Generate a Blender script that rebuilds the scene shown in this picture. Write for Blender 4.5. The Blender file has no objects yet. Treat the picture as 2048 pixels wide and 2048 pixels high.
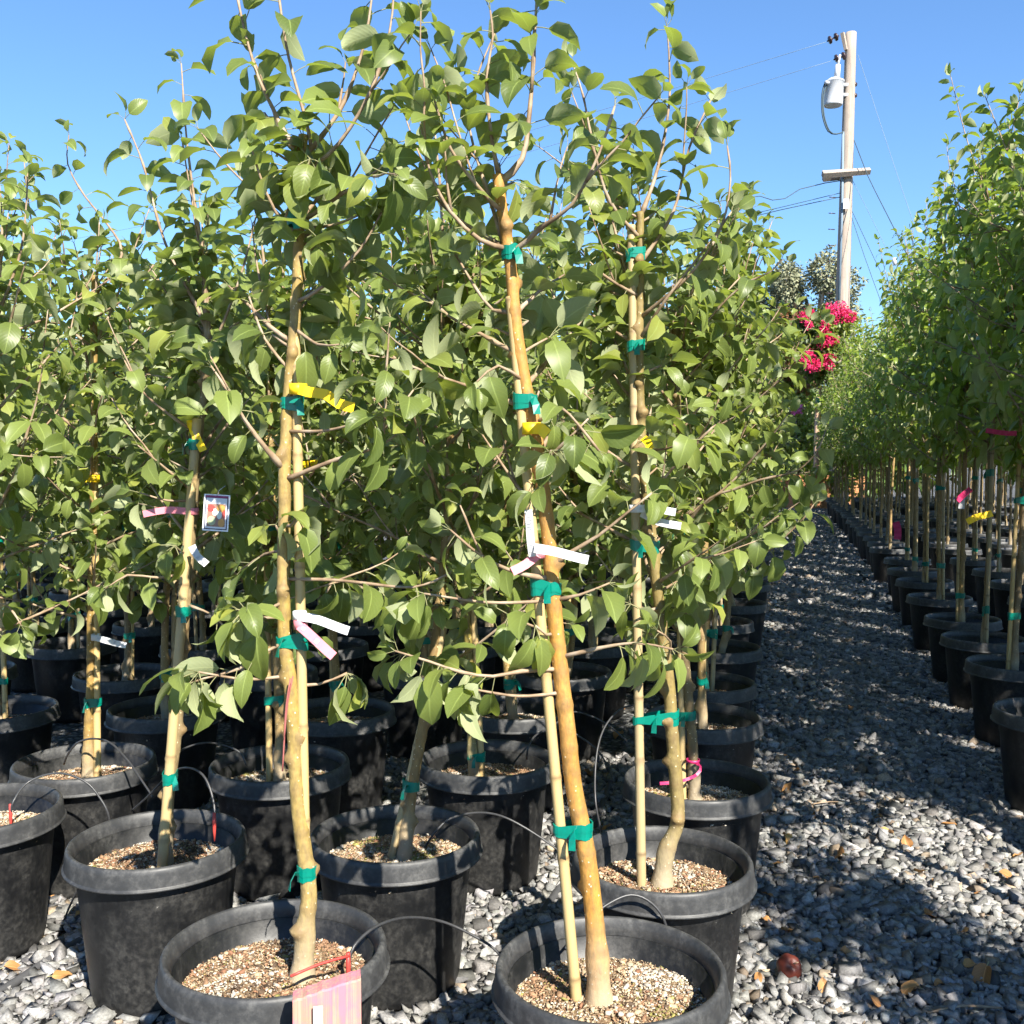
import bpy, math, random
import numpy as np
from mathutils import Vector, Matrix

# ------------------------------------------------------------------ camera, sky, sun, exposure
SC = bpy.context.scene
COL = SC.collection
CAM_H = 1.36
PITCH = math.atan((1024 - 922) / 2048.0)
cam_d = bpy.data.cameras.new('camera'); cam = bpy.data.objects.new('camera', cam_d); COL.objects.link(cam)
cam.location = (0, 0, CAM_H); cam.rotation_euler = (math.pi / 2 - PITCH, 0, 0)
cam_d.sensor_width = 36; cam_d.lens = 36.0; cam_d.clip_start = 0.05; cam_d.clip_end = 3000
SC.camera = cam
SUN_EL, SUN_AZ = math.radians(40), math.radians(26)      # azimuth: to the right of straight behind the camera
TO_SUN = Vector((math.sin(SUN_AZ) * math.cos(SUN_EL), -math.cos(SUN_AZ) * math.cos(SUN_EL), math.sin(SUN_EL)))
W = bpy.data.worlds.new('World'); SC.world = W; W.use_nodes = True
nt = W.node_tree; bg = nt.nodes['Background']
sky = nt.nodes.new('ShaderNodeTexSky'); sky.sky_type = 'NISHITA'; sky.sun_disc = False
sky.sun_elevation = SUN_EL; sky.sun_rotation = math.atan2(TO_SUN.x, TO_SUN.y)
sky.altitude = 0; sky.air_density = 1.2; sky.dust_density = 0.0; sky.ozone_density = 10.0
nt.links.new(sky.outputs[0], bg.inputs[0]); bg.inputs[1].default_value = 0.078
sl = bpy.data.lights.new('sun', 'SUN'); sl.energy = 5.0; sl.angle = math.radians(0.53); sl.color = (1.0, 0.945, 0.84)
so = bpy.data.objects.new('sun', sl); COL.objects.link(so); so.rotation_euler = TO_SUN.to_track_quat('Z', 'Y').to_euler()
SC.view_settings.view_transform = 'Standard'; SC.view_settings.look = 'None'
SC.view_settings.exposure = 1.5; SC.view_settings.gamma = 1.0; SC.view_settings.use_curve_mapping = False
SC.cycles.max_bounces = 5; SC.cycles.diffuse_bounces = 2; SC.cycles.glossy_bounces = 2; SC.cycles.transmission_bounces = 3; SC.cycles.transparent_max_bounces = 4; SC.cycles.use_denoising = True; SC.cycles.use_adaptive_sampling = True; SC.cycles.adaptive_threshold = 0.03; SC.cycles.debug_use_spatial_splits = True

# ------------------------------------------------------------------ helpers
FX = Vector((0, math.cos(PITCH), -math.sin(PITCH))); UX = Vector((0, math.sin(PITCH), math.cos(PITCH))); RX = Vector((1, 0, 0))
C0 = Vector((0, 0, CAM_H))
def px(u, v, d):                      # pixel of the 2048 frame + distance along the optical axis
    return C0 + d * (FX + (u - 1024) / 2048.0 * RX - (v - 1024) / 2048.0 * UX)
K = 2048 / 1932.0
def pv(x, y, d):                      # same, measured on the 1932 px view of the photograph
    return px(x * K, y * K, d)
def ground(u, v, z=0.0):
    r = FX + (u - 1024) / 2048.0 * RX - (v - 1024) / 2048.0 * UX
    return C0 + r * ((z - CAM_H) / r.z)
def nrm(v):
    l = v.length
    return v / l if l > 1e-9 else Vector((0, 0, 1))

def mesh(name, verts, faces, mats=None, smooth=True, uv=None, attrs=None, midx=None):
    me = bpy.data.meshes.new(name)
    me.from_pydata(verts if isinstance(verts, list) else np.asarray(verts).tolist(), [], faces)
    for m in (mats or []): me.materials.append(m)
    if smooth: me.polygons.foreach_set('use_smooth', [True] * len(me.polygons))
    if midx is not None: me.polygons.foreach_set('material_index', midx)
    if uv is not None:
        lv = np.empty(len(me.loops), dtype=np.int32); me.loops.foreach_get('vertex_index', lv)
        l = me.uv_layers.new(name='UVMap'); l.data.foreach_set('uv', np.asarray(uv, dtype=np.float32)[lv].ravel())
    for an, (typ, arr) in (attrs or {}).items():
        a = me.attributes.new(an, typ, 'POINT')
        a.data.foreach_set('color' if typ == 'FLOAT_COLOR' else 'value', np.asarray(arr, dtype=np.float32).ravel())
    me.update()
    return me
def big_mesh(name, V, F, mats, smooth=False, attrs=None):
    me = bpy.data.meshes.new(name); n = len(V); m = len(F)
    me.vertices.add(n); me.vertices.foreach_set('co', np.asarray(V, np.float32).ravel())
    me.loops.add(m * 3); me.loops.foreach_set('vertex_index', np.asarray(F, np.int32).ravel())
    me.polygons.add(m); me.polygons.foreach_set('loop_start', np.arange(0, m * 3, 3, dtype=np.int32))
    me.polygons.foreach_set('loop_total', np.full(m, 3, dtype=np.int32))
    for mm in mats: me.materials.append(mm)
    if smooth: me.polygons.foreach_set('use_smooth', np.ones(m, dtype=bool))
    for an, (typ, arr) in (attrs or {}).items():
        a = me.attributes.new(an, typ, 'POINT')
        a.data.foreach_set('color' if typ == 'FLOAT_COLOR' else 'value', np.asarray(arr, np.float32).ravel())
    me.update(calc_edges=True)
    return me
def obj(name, me, parent=None, loc=None, kind=None):
    o = bpy.data.objects.new(name, me); COL.objects.link(o)
    if parent is not None: o.parent = parent
    if loc is not None: o.location = loc
    if kind: o['kind'] = kind
    return o
def tag(o, label, cat, group=None):
    o['label'] = label; o['category'] = cat
    if group: o['group'] = group
    return o
def thing(name, label, cat, loc, group=None):
    o = bpy.data.objects.new(name, None); COL.objects.link(o); o.location = loc; o.empty_display_size = 0.1
    return tag(o, label, cat, group)

class MB:
    """collects geometry of ONE mesh"""
    def __init__(s): s.v = []; s.f = []; s.m = []
    def add(s, v, f, mi=0):
        b = len(s.v); s.v += [tuple(x) for x in v]; s.f += [tuple(i + b for i in q) for q in f]; s.m += [mi] * len(f)
    def box(s, c, sx, sy, sz, rot=None, mi=0):
        R = rot or Matrix.Identity(3); c = Vector(c)
        v = [c + R @ Vector((x * sx / 2, y * sy / 2, z * sz / 2)) for z in (-1, 1) for y in (-1, 1) for x in (-1, 1)]
        s.add(v, [(0, 2, 3, 1), (4, 5, 7, 6), (0, 1, 5, 4), (2, 6, 7, 3), (0, 4, 6, 2), (1, 3, 7, 5)], mi)
    def tube(s, pts, rad, n=8, bumps=None, mi=0, cap=True):
        v, f = tube(pts, rad, n, bumps, cap); s.add(v, f, mi)
    def build(s, name, mats, parent=None, loc=None, smooth=True, kind=None):
        return obj(name, s.mesh(name, mats, smooth), parent, loc, kind)
    def mesh(s, name, mats, smooth=True):
        return mesh(name, s.v, s.f, mats if isinstance(mats, (list, tuple)) else [mats], smooth, midx=s.m)

def spline(pts, step):
    """Catmull-Rom resample; returns points and the parameter 0..1"""
    P = [Vector(p) for p in pts]
    if len(P) == 2: 
        n = max(2, int((P[1] - P[0]).length / step) + 1)
        return [P[0].lerp(P[1], i / (n - 1)) for i in range(n)]
    out = []
    Q = [P[0] * 2 - P[1]] + P + [P[-1] * 2 - P[-2]]
    for i in range(1, len(Q) - 2):
        a, b, c, d = Q[i - 1], Q[i], Q[i + 1], Q[i + 2]
        n = max(1, int((c - b).length / step))
        for k in range(n):
            t = k / n
            out.append(0.5 * ((2 * b) + (c - a) * t + (2 * a - 5 * b + 4 * c - d) * t * t + (3 * b - a - 3 * c + d) * t ** 3))
    out.append(P[-1].copy())
    return out
def tube(pts, rad, n=8, bumps=None, cap=True):
    """pts: Vectors, rad: list; bumps: list of (index position 0..1, width, height, angle or None)"""
    v = []; f = []; N = len(pts); ref = None
    L = [0.0]
    for i in range(1, N): L.append(L[-1] + (pts[i] - pts[i - 1]).length)
    for i in range(N):
        t = nrm(pts[min(i + 1, N - 1)] - pts[max(i - 1, 0)])
        if ref is None: ref = Vector((1, 0, 0)) if abs(t.x) < 0.9 else Vector((0, 1, 0))
        a = nrm(ref - t * ref.dot(t)); ref = a; b = t.cross(a)
        for k in range(n):
            ph = 2 * math.pi * k / n; r = rad[i]
            if bumps:
                for (s0, w, h, an) in bumps:
                    g = math.exp(-((L[i] - s0) / w) ** 2)
                    if g > 0.02: r += h * g * (1 if an is None else max(0, math.cos(ph - an)) ** 2)
            v.append(pts[i] + (a * math.cos(ph) + b * math.sin(ph)) * r)
    for i in range(N - 1):
        for k in range(n):
            k2 = (k + 1) % n
            f.append((i * n + k, i * n + k2, (i + 1) * n + k2, (i + 1) * n + k))
    if cap:
        f.append(tuple(range(n - 1, -1, -1))); f.append(tuple((N - 1) * n + k for k in range(n)))
    return v, f
def lathe(profile, n=48, wob=None):
    v = []; f = []; M = len(profile)
    for j, (r, z) in enumerate(profile):
        for k in range(n):
            a = 2 * math.pi * k / n
            rr = r * (1 + (wob(a, z) if wob else 0))
            v.append((rr * math.cos(a), rr * math.sin(a), z))
    for j in range(M - 1):
        for k in range(n):
            k2 = (k + 1) % n
            f.append((j * n + k, j * n + k2, (j + 1) * n + k2, (j + 1) * n + k))
    return v, f
def hull2(P):
    P = sorted(set((round(x, 6), round(y, 6)) for x, y in P))
    def half(it):
        h = []
        for p in it:
            while len(h) > 1 and (h[-1][0] - h[-2][0]) * (p[1] - h[-2][1]) - (h[-1][1] - h[-2][1]) * (p[0] - h[-2][0]) <= 0: h.pop()
            h.append(p)
        return h
    a = half(P); b = half(reversed(P))
    return a[:-1] + b[:-1]

# ------------------------------------------------------------------ materials
class NT:
    def __init__(s, name):
        s.mat = bpy.data.materials.new(name); s.mat.use_nodes = True
        s.t = s.mat.node_tree; s.b = s.t.nodes['Principled BSDF']; s.out = s.t.nodes['Material Output']
    def n(s, typ, **kw):
        x = s.t.nodes.new('ShaderNode' + typ)
        for k, v in kw.items():
            if k in x.bl_rna.properties.keys(): setattr(x, k, v)
            else: x.inputs[k.replace('_', ' ')].default_value = v
        return x
    def l(s, a, b): s.t.links.new(a, b)
    def noise(s, scale, detail=3, rough=0.6, co=None):
        x = s.n('TexNoise'); x.inputs['Scale'].default_value = scale; x.inputs['Detail'].default_value = detail; x.inputs['Roughness'].default_value = rough
        if co is not None: s.l(co, x.inputs['Vector'])
        return x.outputs['Fac']
    def ramp(s, fac, stops):
        x = s.n('ValToRGB'); e = x.color_ramp.elements
        while len(e) < len(stops): e.new(0.5)
        for i, (p, c) in enumerate(stops):
            e[i].position = p; e[i].color = (c, c, c, 1) if not hasattr(c, '__len__') else (*c, 1)
        s.l(fac, x.inputs[0]); return x.outputs[0]
    def mix(s, f, a, b, typ='MIX'):
        x = s.n('Mix'); x.data_type = 'RGBA'; x.blend_type = typ
        for i, val in ((0, f), (6, a), (7, b)):
            if hasattr(val, 'is_linked'): s.l(val, x.inputs[i])
            else: x.inputs[i].default_value = val if i == 0 else (*val, 1)
        return x.outputs[2]
    def math(s, op, a, b=None, c=None, clamp=False):
        x = s.n('Math'); x.operation = op; x.use_clamp = clamp
        for i, val in enumerate((a, b, c)):
            if val is None: continue
            if hasattr(val, 'is_linked'): s.l(val, x.inputs[i])
            else: x.inputs[i].default_value = val
        return x.outputs[0]
    def bump(s, h, strength=0.3, dist=0.01):
        x = s.n('Bump'); x.inputs['Strength'].default_value = strength; x.inputs['Distance'].default_value = dist
        s.l(h, x.inputs['Height']); s.l(x.outputs[0], s.b.inputs['Normal']); return x
    def col(s, c):
        if hasattr(c, 'is_linked'): s.l(c, s.b.inputs['Base Color'])
        else: s.b.inputs['Base Color'].default_value = (*c, 1)
    def rough(s, r, spec=None):
        if hasattr(r, 'is_linked'): s.l(r, s.b.inputs['Roughness'])
        else: s.b.inputs['Roughness'].default_value = r
        if spec is not None: s.b.inputs['Specular IOR Level'].default_value = spec
    def oco(s): return s.n('TexCoord').outputs['Object']
    def rnd(s): return s.n('ObjectInfo').outputs['Random']

def m_plain(name, c, r=0.6, spec=0.4, var=0.25, scale=30):
    m = NT(name); co = m.oco()
    nz = m.noise(scale, 3, 0.6, co)
    m.col(m.mix(nz, tuple(x * (1 - var) for x in c), tuple(min(1, x * (1 + var)) for x in c))); m.rough(r, spec)
    return m.mat

def m_leaf(name, top_a, top_b, top_c, under, tint, gloss=0.42, transl=0.3, fine=False):
    m = NT(name)
    at = m.n('Attribute', attribute_name='rnd').outputs['Fac']
    rr = m.math('FRACT', m.math('ADD', m.rnd(), at))
    uv = m.n('UVMap').outputs[0]; sp = m.n('SeparateXYZ'); m.l(uv, sp.inputs[0]); u, v = sp.outputs[0], sp.outputs[1]
    ax = m.math('ABSOLUTE', m.math('SUBTRACT', u, 0.5))                       # 0 rib .. .5 edge
    rib = m.math('LESS_THAN', ax, 0.028)
    ph = m.math('SUBTRACT', m.math('MULTIPLY', v, 9.0), m.math('MULTIPLY', ax, 5.5))
    fr = m.math('ABSOLUTE', m.math('SUBTRACT', m.math('FRACT', ph), 0.5))     # 0 at vein
    lat = m.math('LESS_THAN', fr, 0.055)
    veins = m.math('MAXIMUM', rib, m.math('MULTIPLY', lat, 0.28))
    stem = m.math('LESS_THAN', v, 0.0)
    top = m.ramp(rr, [(0.0, top_a), (0.55, top_b), (0.86, top_b), (1.0, top_c)])
    if fine: top = m.mix(m.math('MULTIPLY', m.noise(26, 2, 0.5, m.oco()), 0.35), top, tuple(x * 0.62 for x in top_a))
    vt = m.mix(m.math('MULTIPLY', veins, 0.4), top, tuple(min(1, x * 2.0 + 0.02) for x in top_b))
    un = m.mix(m.math('MULTIPLY', veins, 0.45), m.mix(rr, under, tuple(x * 0.8 for x in under)), tuple(min(1, x * 1.35) for x in under))
    back = m.n('NewGeometry').outputs['Backfacing']
    c = m.mix(back, vt, un)
    c = m.mix(stem, c, (0.34, 0.33, 0.17))
    m.col(c)
    m.rough(m.mix(back, (gloss,) * 3, (0.75,) * 3), 0.35)
    h = m.math('MULTIPLY', m.math('SUBTRACT', m.math('SMOOTH_MIN', fr, 0.3, 0.2), m.math('MULTIPLY', rib, 0.2)), 1.0)
    if fine: m.bump(h, 0.16, 0.003)
    tr = m.n('BsdfTranslucent')
    tc = m.mix(0.55, vt, tint); m.l(tc, tr.inputs['Color'])
    mx = m.n('MixShader'); mx.inputs[0].default_value = transl
    m.l(m.b.outputs[0], mx.inputs[1]); m.l(tr.outputs[0], mx.inputs[2]); m.l(mx.outputs[0], m.out.inputs[0])
    return m.mat

APPLE = ((0.086, 0.120, 0.030), (0.168, 0.212, 0.052), (0.27, 0.285, 0.06), (0.34, 0.375, 0.20), (0.46, 0.58, 0.05))
M_LEAF = m_leaf('apple_leaf', *APPLE, 0.42, 0.36); M_LEAF_NEAR = m_leaf('apple_leaf_veined', *APPLE, 0.40, 0.36, True)
M_LEAF2 = m_leaf('upright_leaf', (0.095, 0.148, 0.020), (0.175, 0.240, 0.034), (0.32, 0.35, 0.08), (0.42, 0.45, 0.25), (0.46, 0.60, 0.04), 0.36, 0.42)
M_FAR = m_leaf('grey_green_foliage', (0.21, 0.225, 0.135), (0.26, 0.265, 0.165), (0.30, 0.29, 0.18), (0.23, 0.24, 0.15), (0.2, 0.22, 0.08), 0.95, 0.15)
M_SHRUB = m_leaf('shrub_foliage', (0.028, 0.055, 0.012), (0.065, 0.115, 0.02), (0.19, 0.13, 0.03), (0.12, 0.15, 0.06), (0.3, 0.36, 0.04), 0.45)
M_RED = m_leaf('bronze_foliage', (0.11, 0.06, 0.03), (0.20, 0.09, 0.04), (0.27, 0.15, 0.06), (0.2, 0.13, 0.07), (0.4, 0.2, 0.05), 0.5)

def m_bark():
    m = NT('apple_bark'); co = m.oco(); mp = m.n('Mapping'); mp.inputs['Scale'].default_value = (1, 1, 0.35); m.l(co, mp.inputs[0]); c2 = mp.outputs[0]
    n1 = m.noise(14, 4, 0.65, c2); n2 = m.noise(90, 4, 0.7, c2)
    oi = m.n('ObjectInfo'); hue = m.math('FRACT', m.math('ADD', m.math('MULTIPLY', m.rnd(), 3.7), 0.11))
    a = m.ramp(hue, [(0.0, (0.25, 0.19, 0.075)), (0.35, (0.34, 0.22, 0.065)), (0.7, (0.21, 0.175, 0.09)), (1.0, (0.28, 0.21, 0.115))])
    b = m.ramp(hue, [(0.0, (0.30, 0.23, 0.13)), (0.5, (0.36, 0.235, 0.09)), (1.0, (0.16, 0.12, 0.075))])
    c = m.mix(m.ramp(n1, [(0.36, 0.0), (0.62, 1.0)]), a, b)
    c = m.mix(1.0, c, oi.outputs['Color'], 'MULTIPLY')
    c = m.mix(m.math('MULTIPLY', m.ramp(n2, [(0.35, 0.0), (0.65, 1.0)]), 0.6), c, (0.115, 0.08, 0.04))
    vo = m.n('TexVoronoi'); vo.inputs['Scale'].default_value = 75; m.l(co, vo.inputs['Vector'])
    c = m.mix(m.math('LESS_THAN', vo.outputs['Distance'], 0.13), c, (0.55, 0.46, 0.30))
    sp = m.n('SeparateXYZ'); m.l(co, sp.inputs[0])
    low = m.math('MULTIPLY', m.ramp(m.math('ADD', sp.outputs[2], m.math('MULTIPLY', n1, 0.12)), [(0.40, 1.0), (0.56, 0.0)]), 0.75)
    c = m.mix(low, c, (0.36, 0.30, 0.215))
    kt = m.n('Attribute', attribute_name='knot').outputs['Fac']; ring = m.math('MULTIPLY', m.math('MULTIPLY', kt, m.math('SUBTRACT', 1.0, kt)), 2.8)
    c = m.mix(ring, c, (0.12, 0.075, 0.035)); c = m.mix(m.math('MULTIPLY', kt, 0.35), c, (0.36, 0.24, 0.10))
    m.col(c); m.rough(0.62, 0.3); m.bump(m.math('ADD', n2, m.math('MULTIPLY', vo.outputs['Distance'], -0.5)), 0.45, 0.004)
    return m.mat
M_BARK = m_bark()
def m_twig():
    m = NT('twig_bark'); co = m.oco(); n1 = m.noise(22, 3, 0.6, co); n2 = m.noise(160, 3, 0.6, co)
    c = m.ramp(n1, [(0.3, (0.15, 0.095, 0.055)), (0.5, (0.27, 0.19, 0.12)), (0.7, (0.36, 0.29, 0.22))])
    m.col(c); m.rough(0.6, 0.3); m.bump(n2, 0.3, 0.002); return m.mat
M_TWIG = m_twig()
def m_bamboo():
    m = NT('bamboo_stake'); co = m.oco(); mp = m.n('Mapping'); mp.inputs['Scale'].default_value = (1, 1, 0.06); m.l(co, mp.inputs[0])
    n1 = m.noise(160, 3, 0.6, mp.outputs[0]); n2 = m.noise(9, 3, 0.6, co)
    a = m.ramp(m.rnd(), [(0.0, (0.52, 0.365, 0.15)), (0.6, (0.44, 0.325, 0.15)), (1.0, (0.32, 0.26, 0.16))])
    c = m.mix(m.math('MULTIPLY', n1, 0.45), a, (0.36, 0.25, 0.11)); c = m.mix(m.ramp(n2, [(0.5, 0.0), (0.75, 0.5)]), c, (0.30, 0.25, 0.16))
    nd = m.n('Attribute', attribute_name='node').outputs['Fac']; c = m.mix(m.math('MULTIPLY', nd, 0.75), c, (0.11, 0.065, 0.03))
    m.col(c); m.rough(0.5, 0.35); m.bump(n1, 0.25, 0.002); return m.mat
M_BAMBOO = m_bamboo()
def m_pot(name, base, dusty, ro):
    m = NT(name); co = m.oco(); n1 = m.noise(9, 5, 0.7, co); n2 = m.noise(70, 4, 0.7, co); n3 = m.noise(420, 2, 0.5, co)
    mp = m.n('Mapping'); mp.inputs['Scale'].default_value = (30, 30, 2.2); m.l(co, mp.inputs[0]); n4 = m.noise(1.0, 4, 0.7, mp.outputs[0])
    dust = m.math('MULTIPLY', m.ramp(n1, [(0.38, 0.0), (0.66, 1.0)]), m.ramp(n2, [(0.38, 0.1), (0.68, 1.0)]))
    streak = m.ramp(n4, [(0.60, 0.0), (0.74, 0.55)])
    d = m.math('MAXIMUM', dust, m.math('MULTIPLY', streak, m.ramp(n1, [(0.45, 0.0), (0.6, 1.0)])))
    c = m.mix(m.math('MULTIPLY', d, 0.55), base, dusty)
    c = m.mix(m.math('MULTIPLY', m.ramp(n2, [(0.72, 0.0), (0.78, 1.0)]), 0.5), c, (0.30, 0.29, 0.27))
    m.col(c); m.rough(m.ramp(n1, [(0.3, ro), (0.7, ro + 0.2)]), 0.42); m.bump(m.math('ADD', n2, m.math('MULTIPLY', n3, 0.5)), 0.12, 0.002)
    return m.mat
M_POT = m_pot('black_pot_plastic', (0.006, 0.0063, 0.007), (0.085, 0.082, 0.076), 0.36); M_RIM = m_pot('sun_greyed_rim_plastic', (0.026, 0.0265, 0.0275), (0.17, 0.167, 0.16), 0.42)
def m_attr(name, rough=0.8, bump=0.3, scale=200):
    m = NT(name); a = m.n('Attribute', attribute_name='col').outputs['Color']; n1 = m.noise(scale, 3, 0.6, m.oco())
    m.col(m.mix(m.math('MULTIPLY', n1, 0.5), a, (0.05, 0.045, 0.04), 'MULTIPLY')); m.rough(rough, 0.25); m.bump(n1, bump, 0.002)
    m.col(m.mix(m.ramp(n1, [(0.35, 0.45), (0.65, 0.0)]), a, (0.03, 0.03, 0.03))); return m.mat
M_MULCH = m_attr('bark_mulch'); M_STONE = m_attr('grey_stone', 0.78, 0.35, 140)
def m_soil():
    m = NT('potting_soil'); co = m.oco(); n1 = m.noise(120, 4, 0.75, co); n2 = m.noise(18, 3, 0.6, co)
    vo = m.n('TexVoronoi'); vo.inputs['Scale'].default_value = 170; m.l(co, vo.inputs['Vector'])
    c = m.ramp(n1, [(0.3, (0.05, 0.035, 0.022)), (0.5, (0.24, 0.16, 0.09)), (0.7, (0.46, 0.36, 0.24))])
    c = m.mix(m.ramp(n2, [(0.5, 0.0), (0.7, 0.7)]), c, (0.15, 0.08, 0.045))
    c = m.mix(m.math('LESS_THAN', vo.outputs['Distance'], 0.16), c, (0.6, 0.55, 0.46))
    m.col(c); m.rough(0.95, 0.1); m.bump(n1, 0.8, 0.01); return m.mat
M_SOIL = m_soil()
def m_ground():
    m = NT('gravel_ground'); co = m.oco()
    vo = m.n('TexVoronoi'); vo.inputs['Scale'].default_value = 38; m.l(co, vo.inputs['Vector']); n1 = m.noise(2.0, 3, 0.6, co)
    g = m.n('RGBToBW'); m.l(vo.outputs['Color'], g.inputs[0])
    c = m.ramp(g.outputs[0], [(0.15, (0.07, 0.075, 0.08)), (0.6, (0.19, 0.195, 0.195)), (0.95, (0.33, 0.32, 0.30))])
    c = m.mix(m.math('MULTIPLY', m.ramp(vo.outputs['Distance'], [(0.25, 0.0), (0.6, 1.0)]), 0.8), c, (0.02, 0.02, 0.02))
    c = m.mix(m.ramp(n1, [(0.5, 0.0), (0.75, 0.3)]), c, (0.15, 0.125, 0.09))
    m.col(c); m.rough(0.9, 0.2); m.bump(m.math('SUBTRACT', 1.0, vo.outputs['Distance']), 0.9, 0.02); return m.mat
M_GROUND = m_ground()
M_GREEN = m_plain('green_tie_tape', (0.0, 0.165, 0.118), 0.28, 0.5, 0.3, 60)
M_PINK = m_plain('pink_plastic', (0.62, 0.19, 0.23), 0.55, 0.4, 0.12, 40)
M_HOT = m_plain('hot_pink_plastic', (0.48, 0.022, 0.11), 0.45, 0.4, 0.2, 40)
M_YEL = m_plain('yellow_plastic', (0.85, 0.55, 0.01), 0.5, 0.4, 0.12, 40)
M_WHT = m_plain('white_tag_plastic', (0.56, 0.56, 0.57), 0.5, 0.4, 0.06, 60)
M_INK = m_plain('grey_ink', (0.46, 0.46, 0.49), 0.7, 0.2, 0.3, 200)
M_RED_P = m_plain('red_plastic', (0.42, 0.05, 0.04), 0.45, 0.4, 0.2, 60)
M_TUBE = m_plain('drip_tube_black', (0.035, 0.035, 0.037), 0.42, 0.5, 0.4, 60)
M_PIPE = m_plain('poly_pipe_black', (0.06, 0.06, 0.062), 0.6, 0.4, 0.5, 25)
M_DRY = m_leaf('dry_leaf', (0.30, 0.14, 0.05), (0.42, 0.22, 0.08), (0.45, 0.33, 0.10), (0.46, 0.27, 0.13), (0.5, 0.25, 0.05), 0.6, 0.12)
M_APPLE = m_plain('rotten_apple_skin', (0.085, 0.018, 0.011), 0.5, 0.4, 0.7, 35)
def m_wood(name, a, b, scale=(60, 60, 3), paint=None):
    m = NT(name); co = m.oco(); mp = m.n('Mapping'); mp.inputs['Scale'].default_value = scale; m.l(co, mp.inputs[0])
    n1 = m.noise(1.0, 5, 0.65, mp.outputs[0]); n2 = m.noise(5, 3, 0.6, co)
    c = m.mix(m.ramp(n1, [(0.3, 0.0), (0.7, 1.0)]), a, b)
    if paint:
        pk = m.ramp(m.math('ADD', m.math('MULTIPLY', n1, 0.45), m.math('MULTIPLY', m.noise(14, 3, 0.6, co), 0.62)), [(0.47, 1.0), (0.60, 0.0)])
        c = m.mix(pk, c, paint)
        c = m.mix(m.ramp(n1, [(0.66, 0.0), (0.72, 0.6)]), c, tuple(x * 0.35 for x in a))
    c = m.mix(m.ramp(n2, [(0.55, 0.0), (0.8, 0.4)]), c, tuple(x * 0.6 for x in a))
    m.col(c); m.rough(0.85, 0.2); m.bump(n1, 0.5, 0.004); return m.mat
M_POLE = m_wood('weathered_pole_wood', (0.25, 0.205, 0.17), (0.40, 0.335, 0.28), (22, 22, 0.6))
M_PINKWOOD = m_wood('pink_painted_wood', (0.24, 0.15, 0.09), (0.46, 0.29, 0.22), (190, 190, 2.0), (0.55, 0.17, 0.215))
M_BOXWOOD = m_wood('orange_box_wood', (0.36, 0.16, 0.075), (0.52, 0.26, 0.12), (3, 25, 25))
M_WALL = m_plain('tan_block_wall', (0.45, 0.34, 0.24), 0.9, 0.2, 0.2, 6)
M_STEEL = m_plain('pale_grey_enamel', (0.52, 0.53, 0.56), 0.4, 0.5, 0.05, 8)
M_DARK = m_plain('dark_insulator', (0.045, 0.025, 0.025), 0.3, 0.5, 0.2, 8)
M_WIRE = m_plain('cable', (0.05, 0.08, 0.10), 0.6, 0.3, 0.2, 2)
M_WIRE2 = m_plain('pale_aluminium_cable', (0.16, 0.22, 0.28), 0.6, 0.3, 0.2, 2)
M_FLOWER = m_leaf('crape_flower', (0.62, 0.02, 0.10), (0.78, 0.035, 0.16), (0.85, 0.10, 0.24), (0.75, 0.06, 0.18), (0.9, 0.06, 0.2), 0.7, 0.3)

# ------------------------------------------------------------------ leaf blades
ST8 = [(0, .07), (.07, .46), (.2, .86), (.38, 1.0), (.56, .95), (.74, .72), (.89, .36), (1, 0)]
ST5 = [(0, .08), (.14, .72), (.42, 1.0), (.74, .70), (1, 0)]
def leaf_geo(rng, st, cols, fold, arch, wave=0.02, wid=0.56, pet=0.34, petr=0.016, tilt=0.25, twist=0.3):
    """unit blade length 1; petiole from the origin along +Y"""
    V = []; F = []; U = []
    yy, zz = 0.0, 0.0; n3 = 3
    ps = 3; pit = tilt
    for i in range(ps):                                   # petiole, 3-sided
        for k in range(n3):
            a = 2 * math.pi * k / n3 + math.pi / 2
            V.append((petr * math.cos(a), yy, zz + petr * math.sin(a))); U.append((0.5, -0.2))
        if i < ps - 1:
            yy += math.cos(pit) * pet / (ps - 1); zz += math.sin(pit) * pet / (ps - 1); pit -= 0.25 * abs(tilt) + 0.05
            for k in range(n3):
                k2 = (k + 1) % n3; F.append((i * n3 + k, i * n3 + k2, (i + 1) * n3 + k2, (i + 1) * n3 + k))
    base = len(V); nc = len(cols); s0 = 0.0; ph = rng.uniform(0, 6.28); fq = rng.uniform(5, 9)
    for j, (s, w) in enumerate(st):
        ds = s - s0; s0 = s
        pit -= arch * ds
        yy += math.cos(pit) * ds; zz += math.sin(pit) * ds
        ny, nz = -math.sin(pit), math.cos(pit); tw = twist * (s - 0.3)
        if j == len(st) - 1: V.append((0, yy, zz)); U.append((0.5, 1.0)); continue
        for t in cols:
            x = t * w * wid / 2
            h = abs(x) * math.tan(fold) - 0.35 * fold * abs(t) ** 2 * w * wid / 2 + wave * abs(t) * math.sin(fq * s + ph + (1.7 if t > 0 else 0))
            cx = x * math.cos(tw) - h * math.sin(tw); h2 = x * math.sin(tw) + h * math.cos(tw)
            V.append((cx, yy + ny * h2, zz + nz * h2)); U.append((0.5 + 0.5 * t, s))
    J = len(st)
    for j in range(J - 2):
        for c in range(nc - 1):
            a = base + j * nc + c; F.append((a, a + 1, a + nc + 1, a + nc))
    tip = len(V) - 1; a = base + (J - 2) * nc
    for c in range(nc - 1): F.append((a + c, a + c + 1, tip))
    return np.array(V), F, U
RL = random.Random(5)
LEAF_HI = []; LEAF_LO = []; LEAF2_LO = []
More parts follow.
